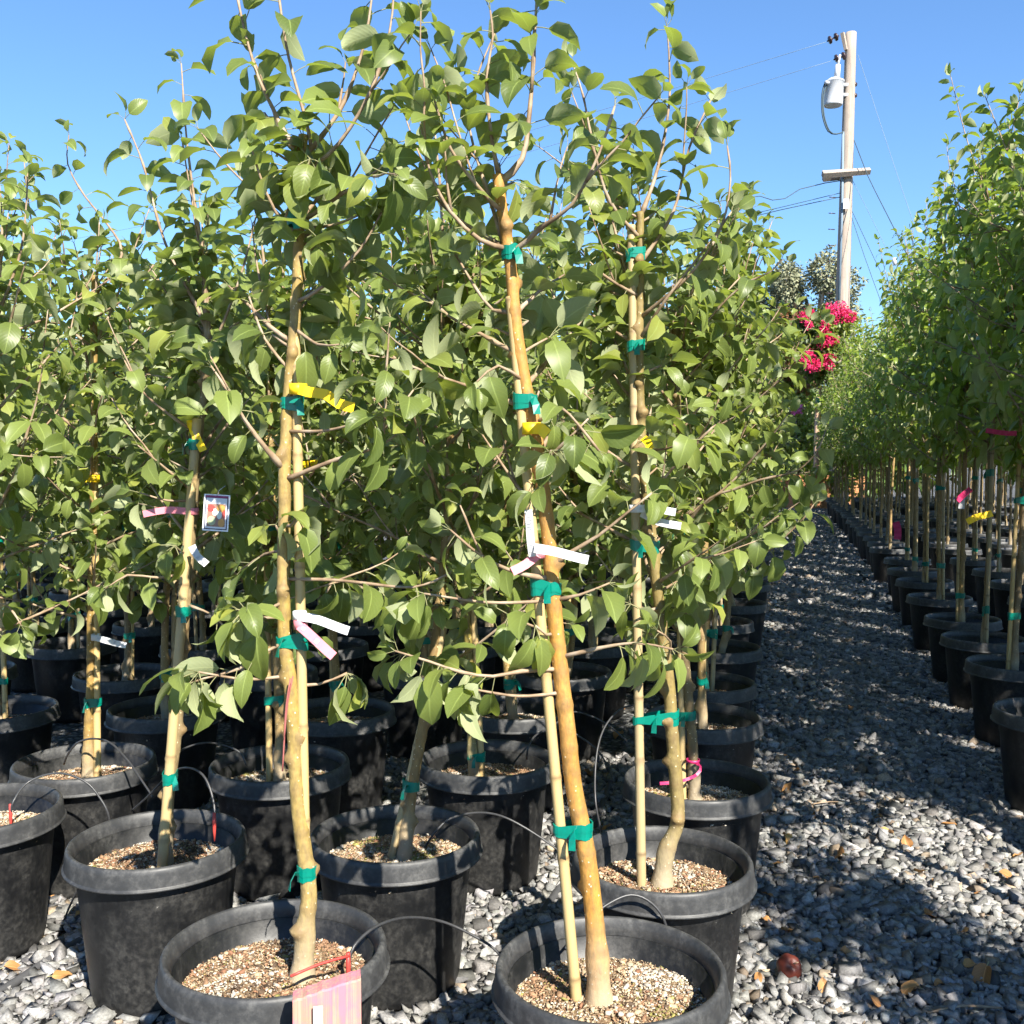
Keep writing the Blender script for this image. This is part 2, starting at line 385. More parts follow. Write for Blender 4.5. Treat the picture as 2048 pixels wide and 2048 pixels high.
for i in range(14):
    fo, ar = RL.uniform(0.18, 0.68), RL.uniform(0.4, 1.8)
    LEAF_HI.append(leaf_geo(RL, ST8, (-1, -.5, 0, .5, 1), fo, ar, RL.uniform(0.0, 0.05), RL.uniform(0.46, 0.61), RL.uniform(0.28, 0.42), 0.014, RL.uniform(-.1, .5), RL.uniform(-.7, .7)))
    LEAF_LO.append(leaf_geo(RL, ST5, (-1, 0, 1), fo, ar, RL.uniform(0.0, 0.03), RL.uniform(0.46, 0.61), RL.uniform(0.28, 0.40), 0.016, RL.uniform(-.1, .5), RL.uniform(-.7, .7)))
    LEAF2_LO.append(leaf_geo(RL, ST5, (-1, 0, 1), RL.uniform(0.25, 0.7), RL.uniform(0.4, 1.5), 0.02, RL.uniform(0.42, 0.54), 0.25, 0.016, RL.uniform(0, .5), RL.uniform(-.7, .7)))
LEAF_HI_ME = [mesh('leaf', V, F, [M_LEAF_NEAR], True, U) for (V, F, U) in LEAF_HI]

def foliage_mesh(name, leaves, variants, mat, rng):
    VV = []; FF = []; UU = []; RR = []; b = 0
    for (p, d, nn, L, bi) in leaves:
        V, F, U = variants[rng.randrange(len(variants))]
        x = d.cross(nn)
        R = np.array([[x.x, d.x, nn.x], [x.y, d.y, nn.y], [x.z, d.z, nn.z]]) * L
        VV.append(V @ R.T + np.array(p)); FF += [tuple(i + b for i in q) for q in F]; UU += U; RR += [rng.random()] * len(V); b += len(V)
    return mesh(name, np.concatenate(VV), FF, [mat], True, UU, {'rnd': ('FLOAT', RR)})

# ------------------------------------------------------------------ growing a tree
def rvec(rng): return Vector((rng.gauss(0, 1), rng.gauss(0, 1), rng.gauss(0, 1)))
def shoot(rng, p0, d0, L, up=0.5, jit=0.10, n=7):
    pts = [Vector(p0)]; d = nrm(Vector(d0)); s = L / (n - 1)
    for i in range(n - 1):
        d = nrm(d + Vector((0, 0, up)) * s * 1.6 + rvec(rng) * jit * 0.5)
        pts.append(pts[-1] + d * s)
    return pts
def along(pts, t):
    L = [0.0]
    for i in range(1, len(pts)): L.append(L[-1] + (pts[i] - pts[i - 1]).length)
    x = t * L[-1]
    for i in range(1, len(pts)):
        if x <= L[i] or i == len(pts) - 1:
            q = (x - L[i - 1]) / max(1e-6, L[i] - L[i - 1])
            return pts[i - 1].lerp(pts[i], q), nrm(pts[i] - pts[i - 1]), L[-1]
class Tree:
    def __init__(s): s.br = []; s.lv = []
    def leaf(s, rng, p, d, hint, L, bi):
        d = nrm(d); n = hint - d * hint.dot(d)
        if n.length < 0.05: n = Vector((1, 0, 0)) - d * d.x
        s.lv.append((p.copy(), d, nrm(n), L, bi))
    def branch(s, rng, pts, r0, r1=0.0016, L=0.075, gap=0.034, start=0.15, droop=0.25, tip=True, side=0):
        bi = len(s.br); s.br.append((pts, r0, r1)); ln = along(pts, 1)[2]
        x = start * ln; ph = rng.uniform(0, 6.28)
        while x < ln * 0.985:
            t = x / ln; p, T, _ = along(pts, t); ph += 2.4 + rng.gauss(0, 0.25)
            a = nrm(T.orthogonal()); b = T.cross(a); o = a * math.cos(ph) + b * math.sin(ph)
            d = T * rng.uniform(0.25, 0.75) + o * 0.85 + Vector((0, 0, -droop * rng.uniform(0.2, 1.7)))
            hint = T * 0.5 + Vector((0, 0, 0.7)) + rvec(rng) * 0.45 - o * 0.2
            size = L * rng.uniform(0.72, 1.16) * (1 if t < 0.85 else 1 - (t - 0.85) * 2.4)
            s.leaf(rng, p, d, hint, size, bi); x += gap * rng.uniform(0.7, 1.3)
        if tip:
            p, T, _ = along(pts, 1.0)
            for k in range(3):
                d = T + rvec(rng) * 0.45; s.leaf(rng, p, d, rvec(rng) + Vector((0, 0, 0.4)), L * rng.uniform(0.42, 0.72), bi)
        for k in range(side):
            t = rng.uniform(0.25, 0.8); p, T, _ = along(pts, t)
            d = nrm(T + rvec(rng) * 0.6 + Vector((0, 0, 0.25)))
            s.branch(rng, shoot(rng, p, d, rng.uniform(0.10, 0.26), 0.6, 0.14, 5), r0 * 0.55, 0.0013, L * 0.95, gap, 0.1, droop)
        return bi
    def spur(s, rng, p, d, bi, L=0.075, n=6, droop=0.6):
        for k in range(n):
            dd = nrm(d * 0.5 + rvec(rng) * 0.75 + Vector((0, 0, -droop))); s.leaf(rng, p, dd, Vector((0, 0, 0.8)) + rvec(rng) * 0.35 - dd * 0.1, L * rng.uniform(0.65, 1.1), bi)
def on_trunk(tp, z):
    for i in range(1, len(tp)):
        if tp[i].z >= z or i == len(tp) - 1:
            q = (z - tp[i - 1].z) / max(1e-6, tp[i].z - tp[i - 1].z)
            return tp[i - 1].lerp(tp[i], min(max(q, 0), 1.0))
def fill_tree(T, rng, tp, lat=10, z0=0.9, z1=1.6, ll=(0.3, 0.55), lead=4, zl=(1.45, 1.75), le=(0.55, 0.85), L=0.075, gap=0.034, spurs=10, side=1, tiltmax=0.5, back=False):
    az = rng.uniform(0, 6.28)
    bk = (lambda a: -a if back and math.sin(a) < -0.15 else a)
    for k in range(lat):
        z = z0 + (z1 - z0) * (k + rng.uniform(0, 0.9)) / lat; az = bk(az + 2.4 + rng.gauss(0, 0.3)); p = on_trunk(tp, z)
        el = rng.uniform(0.25, 0.85); d = Vector((math.cos(az) * math.cos(el), math.sin(az) * math.cos(el), math.sin(el)))
        ln = rng.uniform(*ll) * (1.0 if z < z1 - 0.3 else 0.85)
        T.branch(rng, shoot(rng, p, d, ln, rng.uniform(-0.1, 0.9)), 0.0055, 0.0018, L, gap, 0.12, rng.uniform(0.2, 0.6), side=side)
    for k in range(lead):
        z = rng.uniform(*zl); az = bk(az + 2.4 + rng.gauss(0, 0.3)); p = on_trunk(tp, z); ti = rng.uniform(0.1, tiltmax)
        d = Vector((math.cos(az) * math.sin(ti), math.sin(az) * math.sin(ti), math.cos(ti)))
        T.branch(rng, shoot(rng, p, d, rng.uniform(*le), 0.35, 0.08, 8), 0.0055, 0.0016, L, gap, 0.05, 0.15, side=side)
    for k in range(spurs):
        z = rng.uniform(z0, z1 + 0.1); p = on_trunk(tp, z); a = bk(rng.uniform(-3.14, 3.14)); d = Vector((math.cos(a), math.sin(a), 0.5))
        q = shoot(rng, p, d, rng.uniform(0.04, 0.10), 0.2, 0.1, 3); bi = len(T.br); T.br.append((q, 0.0035, 0.002)); T.spur(rng, q[-1], d, bi, L, rng.randint(4, 7))

def trunk_mesh(name, tp, r0, r1, rng, step=0.02, n=12, nodes=True, flare=0.35, extra=None):
    P = spline(tp, step); N = len(P); ln = sum((P[i] - P[i - 1]).length for i in range(1, N)); rad = []; x = 0
    for i in range(N):
        if i: x += (P[i] - P[i - 1]).length
        t = x / ln
        rad.append(r0 + (r1 - r0) * t ** 0.8 + r0 * flare * math.exp(-(x / 0.05) ** 2) + r0 * 0.25 * math.exp(-((x - 0.10) / 0.03) ** 2) * (1 if flare > 0.3 else 0))
    bumps = []
    if nodes:
        x = 0.12
        while x < ln * 0.95:
            if rng.random() < 0.5: bumps.append((x, 0.011, r0 * rng.uniform(0.6, 1.05), rng.uniform(0, 6.28)))
            else: bumps.append((x, 0.007, r0 * rng.uniform(0.02, 0.10), None))
            x += rng.uniform(0.035, 0.085)
    v, f = tube(P, rad, n, bumps); mb = MB(); mb.add(v, f); kn = []; x = 0
    for i in range(N):
        if i: x += (P[i] - P[i - 1]).length
        for k in range(n):
            ph = 2 * math.pi * k / n; q = 0
            for (s0, w, h, an) in bumps:
                if abs(x - s0) < 0.04: q = max(q, math.exp(-((x - s0) / w) ** 2) * (0.16 if an is None else max(0, math.cos(ph - an)) ** 2))
            kn.append(q)
    if extra:
        for (q, a, b) in extra:
            Q = spline(q, 0.05); mb.tube(Q, [a + (b - a) * i / max(1, len(Q) - 1) for i in range(len(Q))], 5, None, 1)
    kn += [0.0] * (len(mb.v) - len(kn))
    return mesh(name, mb.v, mb.f, [M_BARK, M_TWIG], True, None, {'knot': ('FLOAT', kn)}, mb.m)
def stake_mesh(name, a, b, r, rng, n=10):
    P = spline([a, b], 0.007); ln = (b - a).length; bumps = []; nodes = []; x = rng.uniform(0.05, 0.2)
    while x < ln: bumps.append((x, 0.0045, r * 0.16, None)); nodes.append(x); x += rng.uniform(0.15, 0.27)
    N = len(P); rr = [r * (1 - 0.12 * i / N) for i in range(N)]; v, f = tube(P, rr, n, bumps)
    at = [min(1.0, sum(math.exp(-((ln * i / (N - 1) - q - 0.003) / 0.0045) ** 2) for q in nodes)) for i in range(N)]
    return mesh(name, [tuple(q) for q in v], f, [M_BAMBOO], True, None, {'node': ('FLOAT', np.repeat(at, n))})
def tie_mesh(name, p1, r1, p2, r2, h, rng, tail=True):
    """tape loop round two near-vertical rods; p1, p2 at the same height"""
    pts = []
    for p, r in ((p1, r1), (p2, r2)):
        for k in range(14): a = 2 * math.pi * k / 14; pts.append((p.x + r * math.cos(a), p.y + r * math.sin(a)))
    H = hull2(pts); cx = sum(p[0] for p in H) / len(H); cy = sum(p[1] for p in H) / len(H); mb = MB(); n = len(H)
    z = p1.z
    for wrap in range(2):
        z2 = z + (wrap - 0.5) * h * 0.5; hh = h * rng.uniform(0.75, 0.95); sl = rng.uniform(-0.25, 0.25)
        V = []
        for off, zz in ((0.0008, -hh / 2), (0.0022 + wrap * 0.001, -hh / 2), (0.0022 + wrap * 0.001, hh / 2), (0.0008, hh / 2)):
            for (x, y) in H:
                d = math.hypot(x - cx, y - cy) or 1; V.append((x + (x - cx) / d * off, y + (y - cy) / d * off, z2 + zz + sl * (x - cx) + 0.0015 * math.sin(x * 400)))
        F = []
        for j in range(4):
            for k in range(n): k2 = (k + 1) % n; j2 = (j + 1) % 4; F.append((j * n + k, j * n + k2, j2 * n + k2, j2 * n + k))
        mb.add(V, F)
    if tail:
        a = rng.uniform(-2.6, -0.5); o = Vector((math.cos(a), math.sin(a), 0)); q = Vector((cx, cy, z)) + o * max(r1, r2) * 0.9
        pts = [q, q + o * 0.012 + Vector((0, 0, 0.004)), q + o * 0.022 + Vector((0, 0, -0.008)), q + o * 0.026 + Vector((0, 0, -0.026))]
        ribbon(mb, pts, h * 0.7, Vector((o.y * -0.6, o.x * 0.6, 0.8)), 0.0008)
    return mb.mesh(name, [M_GREEN], False)
def ribbon(mb, pts, w, side, th=0.001, mi=0):
    """flat strip with thickness along pts; side = rough width direction"""
    V = []; N = len(pts)
    for i, p in enumerate(pts):
        t = nrm(pts[min(i + 1, N - 1)] - pts[max(i - 1, 0)]); s = nrm(side - t * side.dot(t)); n = t.cross(s)
        for a, b in ((-1, -1), (1, -1), (1, 1), (-1, 1)): V.append(p + s * a * w / 2 + n * b * th / 2)
    F = [(0, 1, 2, 3), tuple(4 * (N - 1) + k for k in (3, 2, 1, 0))]
    for i in range(N - 1):
        for k in range(4): k2 = (k + 1) % 4; F.append((4 * i + k, 4 * (i + 1) + k, 4 * (i + 1) + k2, 4 * i + k2))
    mb.add(V, F, mi)

# ------------------------------------------------------------------ pot, soil
POT_H = 0.40
def pot_meshes(n):
    body = [(0.0, 0.004), (0.150, 0.004), (0.163, 0.012), (0.1655, 0.03), (0.183, 0.20), (0.1975, 0.352), (0.1985, 0.366), (0.190, 0.366), (0.176, 0.20), (0.165, 0.05)]
    rim = [(0.1990, 0.3465), (0.2215, 0.3445), (0.2258, 0.3455), (0.2268, 0.3480), (0.2258, 0.3505), (0.2222, 0.3520), (0.2218, 0.3545), (0.2192, 0.3840), (0.2178, 0.3925), (0.2150, 0.3975), (0.2115, 0.3995), (0.2080, 0.3990), (0.2048, 0.396), (0.2020, 0.385), (0.1905, 0.352), (0.1990, 0.3475)]
    wob = lambda a, z: 0.006 * math.sin(2 * a + 0.4) * z / 0.4 + 0.003 * math.sin(3 * a)
    mb = MB(); v, f = lathe(body, n, wob); mb.add(v, f); b = mb.mesh('pot', [M_POT])
    mb = MB(); v, f = lathe(rim, n, wob); mb.add(v, f); r = mb.mesh('rim', [M_RIM])
    return b, r
POT_HI = pot_meshes(72); POT_LO = pot_meshes(32)
SOIL_Z = 0.318
def soil_disc(rng, n=40, rings=9):
    V = [(0, 0, SOIL_Z + 0.012)]; F = []
    for j in range(1, rings + 1):
        r = 0.1935 * j / rings
        for k in range(n):
            a = 2 * math.pi * k / n
            V.append((r * math.cos(a), r * math.sin(a), SOIL_Z + 0.012 * (1 - (r / 0.2) ** 2) + rng.gauss(0, 0.0022) * (1 if j < rings else 0)))
    for k in range(n): F.append((0, 1 + k, 1 + (k + 1) % n))
    for j in range(rings - 1):
        for k in range(n): k2 = (k + 1) % n; F.append((1 + j * n + k, 1 + (j + 1) * n + k, 1 + (j + 1) * n + k2, 1 + j * n + k2))
    return mesh('soil', V, F, [M_SOIL])
ICO_V = None
def ico():
    t = (1 + 5 ** .5) / 2
    v = np.array([(-1, t, 0), (1, t, 0), (-1, -t, 0), (1, -t, 0), (0, -1, t), (0, 1, t), (0, -1, -t), (0, 1, -t), (t, 0, -1), (t, 0, 1), (-t, 0, -1), (-t, 0, 1)], float)
    f = np.array([(0, 11, 5), (0, 5, 1), (0, 1, 7), (0, 7, 10), (0, 10, 11), (1, 5, 9), (5, 11, 4), (11, 10, 2), (10, 7, 6), (7, 1, 8), (3, 9, 4), (3, 4, 2), (3, 2, 6), (3, 6, 8), (3, 8, 9), (4, 9, 5), (2, 4, 11), (6, 2, 10), (8, 6, 7), (9, 8, 1)])
    return v / np.linalg.norm(v[0]), f
ICO_V, ICO_F = ico()
def rand_rot(R, n, flat=1.0):
    """random rotations; flat<1 keeps the local z axis near up"""
    ax = R.normal(size=(n, 3)); ax[:, 2] *= 1.0; ax /= np.linalg.norm(ax, axis=1)[:, None]
    ax2 = np.stack([ax[:, 0], ax[:, 1], np.zeros(n)], 1); ax2 /= np.linalg.norm(ax2, axis=1)[:, None] + 1e-9
    an = R.normal(size=n) * flat; yaw = R.uniform(0, 2 * np.pi, n)
    c, s = np.cos(an), np.sin(an); x, y = ax2[:, 0], ax2[:, 1]; Z = np.zeros(n)
    A = np.stack([np.stack([c + x * x * (1 - c), x * y * (1 - c), y * s], 1), np.stack([x * y * (1 - c), c + y * y * (1 - c), -x * s], 1), np.stack([-y * s, x * s, c], 1)], 1)
    B = np.stack([np.stack([np.cos(yaw), -np.sin(yaw), Z], 1), np.stack([np.sin(yaw), np.cos(yaw), Z], 1), np.stack([Z, Z, np.ones(n)], 1)], 1)
    return A @ B
CUBE_V = np.array([(x, y, z) for z in (-.62, .62) for y in (-.62, .62) for x in (-.62, .62)]); CUBE_F = np.array([(0, 2, 3), (0, 3, 1), (4, 5, 7), (4, 7, 6), (0, 1, 5), (0, 5, 4), (2, 6, 7), (2, 7, 3), (0, 4, 6), (0, 6, 2), (1, 3, 7), (1, 7, 5)])
def shards(R, pos, size, aspect, flat):
    n = len(pos); V = CUBE_V[None] + R.uniform(-.36, .36, (n, 8, 3))
    sc = np.stack([np.ones(n), R.uniform(aspect[0], aspect[1], n), R.uniform(aspect[2], aspect[3], n)], 1) * size[:, None]
    V = np.einsum('nij,nkj->nki', rand_rot(R, n, flat), V * sc[:, None, :]) + pos[:, None, :]
    return V.reshape(-1, 3), (CUBE_F[None] + (np.arange(n) * 8)[:, None, None]).reshape(-1, 3)
def scatter(R, pos, size, aspect, flat, jitter=0.22):
    n = len(pos); V = ICO_V[None] * (1 + R.uniform(-jitter, jitter, (n, 12, 1)))
    sc = np.stack([np.ones(n), R.uniform(aspect[0], aspect[1], n), R.uniform(aspect[2], aspect[3], n)], 1) * size[:, None]
    V = V * sc[:, None, :]
    V = np.einsum('nij,nkj->nki', rand_rot(R, n, flat), V) + pos[:, None, :]
    F = (ICO_F[None] + (np.arange(n) * 12)[:, None, None]).reshape(-1, 3)
    return V.reshape(-1, 3), F
def mulch_mesh(seed, n, bright):
    R = np.random.default_rng(seed); r = 0.19 * np.sqrt(R.uniform(0, 1, n)); a = R.uniform(0, 2 * np.pi, n)
    pos = np.stack([r * np.cos(a), r * np.sin(a), SOIL_Z + 0.014 * (1 - (r / 0.2) ** 2) + R.uniform(-0.001, 0.004, n)], 1)
    size = R.uniform(0.0018, 0.0048, n) * (1 + 1.6 * (R.uniform(0, 1, n) > 0.94))
    V, F = scatter(R, pos, size, (0.35, 0.75, 0.25, 0.5), 0.5, 0.25)
    pal = np.array([(0.42, 0.31, 0.19), (0.50, 0.39, 0.26), (0.33, 0.19, 0.105), (0.25, 0.12, 0.065), (0.56, 0.50, 0.41), (0.11, 0.07, 0.042), (0.27, 0.24, 0.07)])
    pr = np.array([.26, .24, .15, .08, .15, .07, .05]) if bright else np.array([.18, .14, .22, .15, .10, .17, .04])
    ci = R.choice(7, n, p=pr); patch = np.sin(pos[:, 0] * 23 + seed) + np.sin(pos[:, 1] * 19 - seed * 2)
    ci = np.where((patch > 1.2) & (R.uniform(0, 1, n) < 0.6), 4, ci); ci = np.where((np.sin(pos[:, 0] * 31 - seed) + np.sin(pos[:, 1] * 27 + seed) > 1.35) & (R.uniform(0, 1, n) < 0.55), 5 + seed % 2, ci); ci = np.where((patch < -1.3) & (R.uniform(0, 1, n) < 0.6), 2, ci)
    c = pal[ci] * R.uniform(0.75, 1.2, (n, 1)); c4 = np.concatenate([np.clip(c, 0, 1), np.ones((n, 1))], 1)
    return big_mesh('mulch', V, F, [M_MULCH], False, {'col': ('FLOAT_COLOR', np.repeat(c4, 12, 0))})
RS = random.Random(77)
SOILS = [soil_disc(RS) for i in range(3)]; MULCH = [mulch_mesh(3 + i, 5200, i % 2 == 0) for i in range(4)]

def add_pot(root, hi, rng, idx):
    b, r = POT_HI if hi else POT_LO
    pot = obj('pot', b, root); pot.rotation_euler.z = rng.uniform(0, 6.28)
    obj('rim', r, pot)
    s = obj('soil', SOILS[idx % 3], root); s.rotation_euler.z = rng.uniform(0, 6.28)
    if hi: m = obj('mulch', MULCH[idx % 4], s, kind='stuff'); m.rotation_euler.z = rng.uniform(0, 6.28)

def pot_loc(u, d):
    return Vector(((u - 1024) / 2048.0 * d, (d - (CAM_H - POT_H) * math.sin(PITCH)) / math.cos(PITCH), 0))

POTS = []       # all pot centres, for keeping the gravel clear
# ------------------------------------------------------------------ ground and gravel
def ground_plane():
    n = 2; me = mesh('gravel_ground', [(-400, -60, 0), (400, -60, 0), (400, 900, 0), (-400, 900, 0)], [(0, 1, 2, 3)], [M_GROUND], False)
    o = obj('gravel_ground', me); o['kind'] = 'structure'; return o
ground_plane()

# ------------------------------------------------------------------ the near trees (measured on the photograph)
def build_near(name, label, seed, u, d, trunk, r0, r1, stake=None, stake_r=0.0105, branches=(), ties=(), fill=None, L=0.086, flare=0.5, tint=(1, 1, 1), group='staked apple trees in black pots', maxleaf=300, leafgap=0.034, sprigs=()):
    rng = random.Random(seed); base = pot_loc(u, d); POTS.append((base.x, base.y)); root = thing(name, label, 'potted tree', base, group)
    add_pot(root, True, rng, seed)
    loc = lambda x, y, off=0.0: pv(x, y, d + off) - base
    tp = [loc(*p) for p in trunk]
    tp[0].z = SOIL_Z - 0.01
    obj('trunk', trunk_mesh('trunk', tp, r0, r1, rng, 0.008, 18, True, flare), root).color = (*tint, 1)
    sk = None
    if stake:
        sk = [loc(*p) for p in stake]; a = sk[0].copy(); b = sk[1].copy(); a.z = SOIL_Z - 0.03
        obj('stake', stake_mesh('stake', a, b, stake_r, rng), root); sk = (a, b)
    P = spline(tp, 0.012)
    for y in ties:
        z = loc(trunk[0][0], y).z; q = on_trunk(P, z)
        if sk:
            t = (z - sk[0].z) / (sk[1].z - sk[0].z); s = sk[0].lerp(sk[1], min(t, 1.0))
            q = q.copy(); q.z = z; s = s.copy(); s.z = z; x = (z - tp[0].z) / (tp[-1].z - tp[0].z)
            obj('tie', tie_mesh('tie', q, r0 + (r1 - r0) * max(0, x) ** 0.8 + 0.001, s, stake_r + 0.001, 0.02, rng), root)
    T = Tree()
    for br in branches:
        pts, r = br[0], br[1]; kw = br[2] if len(br) > 2 else {}
        Q = spline([loc(*p) for p in pts], 0.03)
        if kw.pop('start_on_trunk', True) and len(pts[0]) == 2:
            Q[0] = on_trunk(P, Q[0].z).copy() if Q[0].z < tp[-1].z else Q[0]
        T.branch(rng, Q, r, 0.0018, L * kw.pop('ls', 1.0), kw.pop('gap', leafgap), kw.pop('start', 0.2), kw.pop('droop', 0.4), side=kw.pop('side', 0))
    for (x, y, off, n, dr) in sprigs:
        p = loc(x, y, off); bi = len(T.br); q0 = on_trunk(P, min(p.z - 0.02, tp[-1].z)); Q = [q0, q0.lerp(p, 0.5) + Vector((0, 0, -0.01)), p]
        T.br.append((Q, 0.004, 0.002)); T.spur(rng, p, nrm(p - q0), bi, L, n, dr)
    if fill: fill_tree(T, rng, P, L=L, **fill)
    lv = T.lv
    obs = []
    for (q, a, b) in T.br:
        Q = spline(q, 0.02); mb = MB(); N = len(Q); bm = []
        x = 0.03; ln = sum((Q[i] - Q[i - 1]).length for i in range(1, N))
        while x < ln: bm.append((x, 0.004, a * 0.25, None)); x += rng.uniform(0.03, 0.06)
        mb.tube(Q, [a + (b - a) * (i / max(1, N - 1)) ** 0.7 for i in range(N)], 7, bm)
        obs.append(mb.build('branch', [M_TWIG], root))
    rng2 = random.Random(seed + 1); order = list(range(len(lv))); rng2.shuffle(order); keep = set(order[:maxleaf])
    for i, (p, dd, n, s, bi) in enumerate(lv):
        if i not in keep: continue
        o = bpy.data.objects.new('leaf', LEAF_HI_ME[rng2.randrange(14)]); COL.objects.link(o); o.parent = obs[bi]
        x = dd.cross(n); m = Matrix(((x.x * s, dd.x * s, n.x * s, p.x), (x.y * s, dd.y * s, n.y * s, p.y), (x.z * s, dd.z * s, n.z * s, p.z), (0, 0, 0, 1)))
        o.matrix_basis = m
    rest = [lv[i] for i in range(len(lv)) if i not in keep]
    if rest: obj('foliage', foliage_mesh('foliage', rest, LEAF_LO, M_LEAF, rng2), root, kind='stuff')
    return root, P, base, sk

G = 'staked apple trees in black pots'
T1 = build_near('potted_apple_tree', 'staked apple tree in the pot behind the pink wooden board', 11, 551, 2.04,
    [(568, 1800), (578, 1740), (583, 1690), (576, 1620), (563, 1520), (556, 1400), (548, 1290), (538, 1220), (535, 1100), (537, 960), (537, 880), (545, 740), (557, 600), (563, 480), (570, 330), (572, 255)], 0.0175, 0.0095,
    [(580, 1815), (556, 560)], 0.0108,
    [([(555, 290), (520, 215), (485, 140), (455, 30), (437, -70)], 0.0055, dict(gap=0.033)), ([(590, 320), (580, 240), (545, 110), (527, 0), (517, -90)], 0.005, dict(gap=0.034)),
     ([(572, 300), (620, 240), (655, 180), (690, 70), (708, -60)], 0.0062, dict(side=1, gap=0.04)), ([(572, 330), (640, 270, -.05), (700, 170, -.08), (735, 60, -.08), (745, -40, -.08)], 0.005, dict(side=1, gap=0.04)),
     ([(570, 420), (640, 370, -.05), (700, 330, -.1), (740, 300, -.12)], 0.005, dict(side=2)), ([(566, 460), (520, 400, -.06), (490, 330, -.08), (475, 280, -.1)], 0.005, dict(side=1)),
     ([(560, 570), (610, 540, -.05), (680, 470, -.08), (720, 400, -.1)], 0.005, dict(side=1)),
     ([(536, 885), (505, 850, -.03), (460, 790, -.05), (425, 730, -.06), (398, 690, -.06)], 0.0075, dict(start=.5, side=1, droop=.7)),
     ([(540, 905), (600, 880, -.04), (650, 862, -.06), (720, 840, -.1), (770, 800, -.12)], 0.0062, dict(start=.35, side=2, droop=.6)),
     ([(536, 1092), (640, 1095, -.02), (780, 1108, -.06), (850, 1080, -.08)], 0.0042, dict(start=.2, droop=.9, side=1)),
     ([(536, 1040), (500, 1045, .05), (455, 1075, .08)], 0.0038, dict(start=.4, droop=.6)),
     ([(537, 1135), (505, 1150, -.03), (470, 1165, -.04), (450, 1150, -.05)], 0.004, dict(start=.4, droop=1.0, gap=.010)),
     ([(537, 1212), (500, 1230, -.03), (450, 1262, -.04), (385, 1280, -.05), (355, 1290, -.05)], 0.0042, dict(start=.35, droop=1.0, gap=.015)),
     ([(557, 620), (600, 650, -.05), (640, 650, -.1)], 0.004, dict(start=.2, droop=.8)), ([(548, 700), (500, 640, .02), (470, 560, .02)], 0.004, dict(start=.2, droop=.5))],
    ties=(415, 760, 1210, 1645), tint=(1.12,1.1,.8), fill=dict(lat=6, z0=1.5, z1=1.98, ll=(.14, .26), lead=0, spurs=11, side=1, back=True), flare=0.75,
    sprigs=[(375, 1268, -.06, 8, .9), (462, 1150, -.05, 8, .9), (655, 1270, 0.02, 9, .9), (700, 790, -.12, 8, .7), (560, 975, -.06, 6, .8), (600, 450, -.08, 7, .6), (690, 400, -.05, 9, .9), (520, 990, -.05, 4, .9), (572, 262, -.03, 8, .5), (585, 300, -.06, 7, .7), (545, 320, -.06, 6, .7)])
T2 = build_near('potted_apple_tree', 'staked apple tree with orange bark, a white tag crossing its trunk', 22, 1220, 1.956,
    [(1132, 1872), (1126, 1790), (1118, 1700), (1105, 1600), (1082, 1480), (1070, 1370), (1056, 1250), (1042, 1110), (1034, 1000), (1018, 880), (1010, 810), (990, 720), (973, 610), (962, 490), (945, 380), (940, 330)], 0.0195, 0.0105,
    [(1092, 1855), (963, 560)], 0.0108,
    [([(940, 330), (926, 250), (918, 150), (930, 70), (925, 20)], 0.005, dict(gap=.032)), ([(942, 345), (985, 300), (1000, 200), (1008, 80), (1016, -80)], 0.007, dict(gap=.036, side=1)),
     ([(945, 400), (900, 350, -.05), (850, 280, -.08), (820, 190, -.1)], 0.005, dict(side=1)), ([(970, 480), (1020, 430, -.05), (1080, 385, -.1), (1130, 290, -.12), (1160, 200, -.12)], 0.006, dict(start=.4, side=2)),
     ([(956, 470), (905, 452, -.04), (850, 400, -.06), (810, 320, -.08), (795, 240, -.1)], 0.0055, dict(start=.35, side=2)), ([(965, 590), (930, 585, .03), (895, 540, .04), (860, 480, .05)], 0.0045, dict(start=.25)),
     ([(1040, 1068), (1080, 1040, -.02), (1130, 1010, -.04), (1180, 970, -.06), (1230, 930, -.08)], 0.0055, dict(start=.6, droop=.6)),
     ([(1040, 1092), (985, 1083, -.03), (930, 1062, -.06), (890, 1035, -.08), (850, 1000, -.1)], 0.0055, dict(start=.5, side=1, droop=.9)),
     ([(1028, 965), (990, 935, .03), (950, 880, .04), (910, 820, .05)], 0.0058, dict(start=.5, side=1)),
     ([(1046, 1132), (1095, 1122, -.02), (1150, 1100, -.03)], 0.0042, dict(start=.5, droop=.8)), ([(1060, 1240), (1120, 1225, -.03), (1200, 1213, -.05), (1270, 1225, -.06)], 0.0048, dict(start=.5, droop=.9, gap=.015)),
     ([(1056, 1262), (985, 1266, -.03), (930, 1276, -.05), (870, 1268, -.06), (810, 1248, -.07), (745, 1228, -.08)], 0.0052, dict(start=.38, droop=.9, gap=.013)),
     ([(1010, 800), (1060, 770, -.05), (1090, 800, -.08), (1130, 850, -.1)], 0.004, dict(droop=.8)), ([(990, 720), (940, 690, -.04), (900, 720, -.08)], 0.004, dict(droop=.7)), ([(1018, 880), (1060, 840, -.06), (1110, 790, -.08)], 0.0042, dict(start=.3, droop=.6))],
    ties=(478, 757, 1108, 1565), tint=(1.45,1.03,.52), fill=dict(lat=7, z0=1.3, z1=1.88, ll=(.18, .34), lead=1, le=(.3, .45), zl=(1.7, 1.88), spurs=9, side=1, back=True), flare=0.55,
    sprigs=[(1040, 850, -.08, 5, .7), (1025, 915, -.1, 3, 1.0), (960, 1160, .02, 6, .9), (1010, 1180, -.03, 5, .9), (890, 1300, -.06, 6, .9), (800, 1120, -.05, 6, .9)])
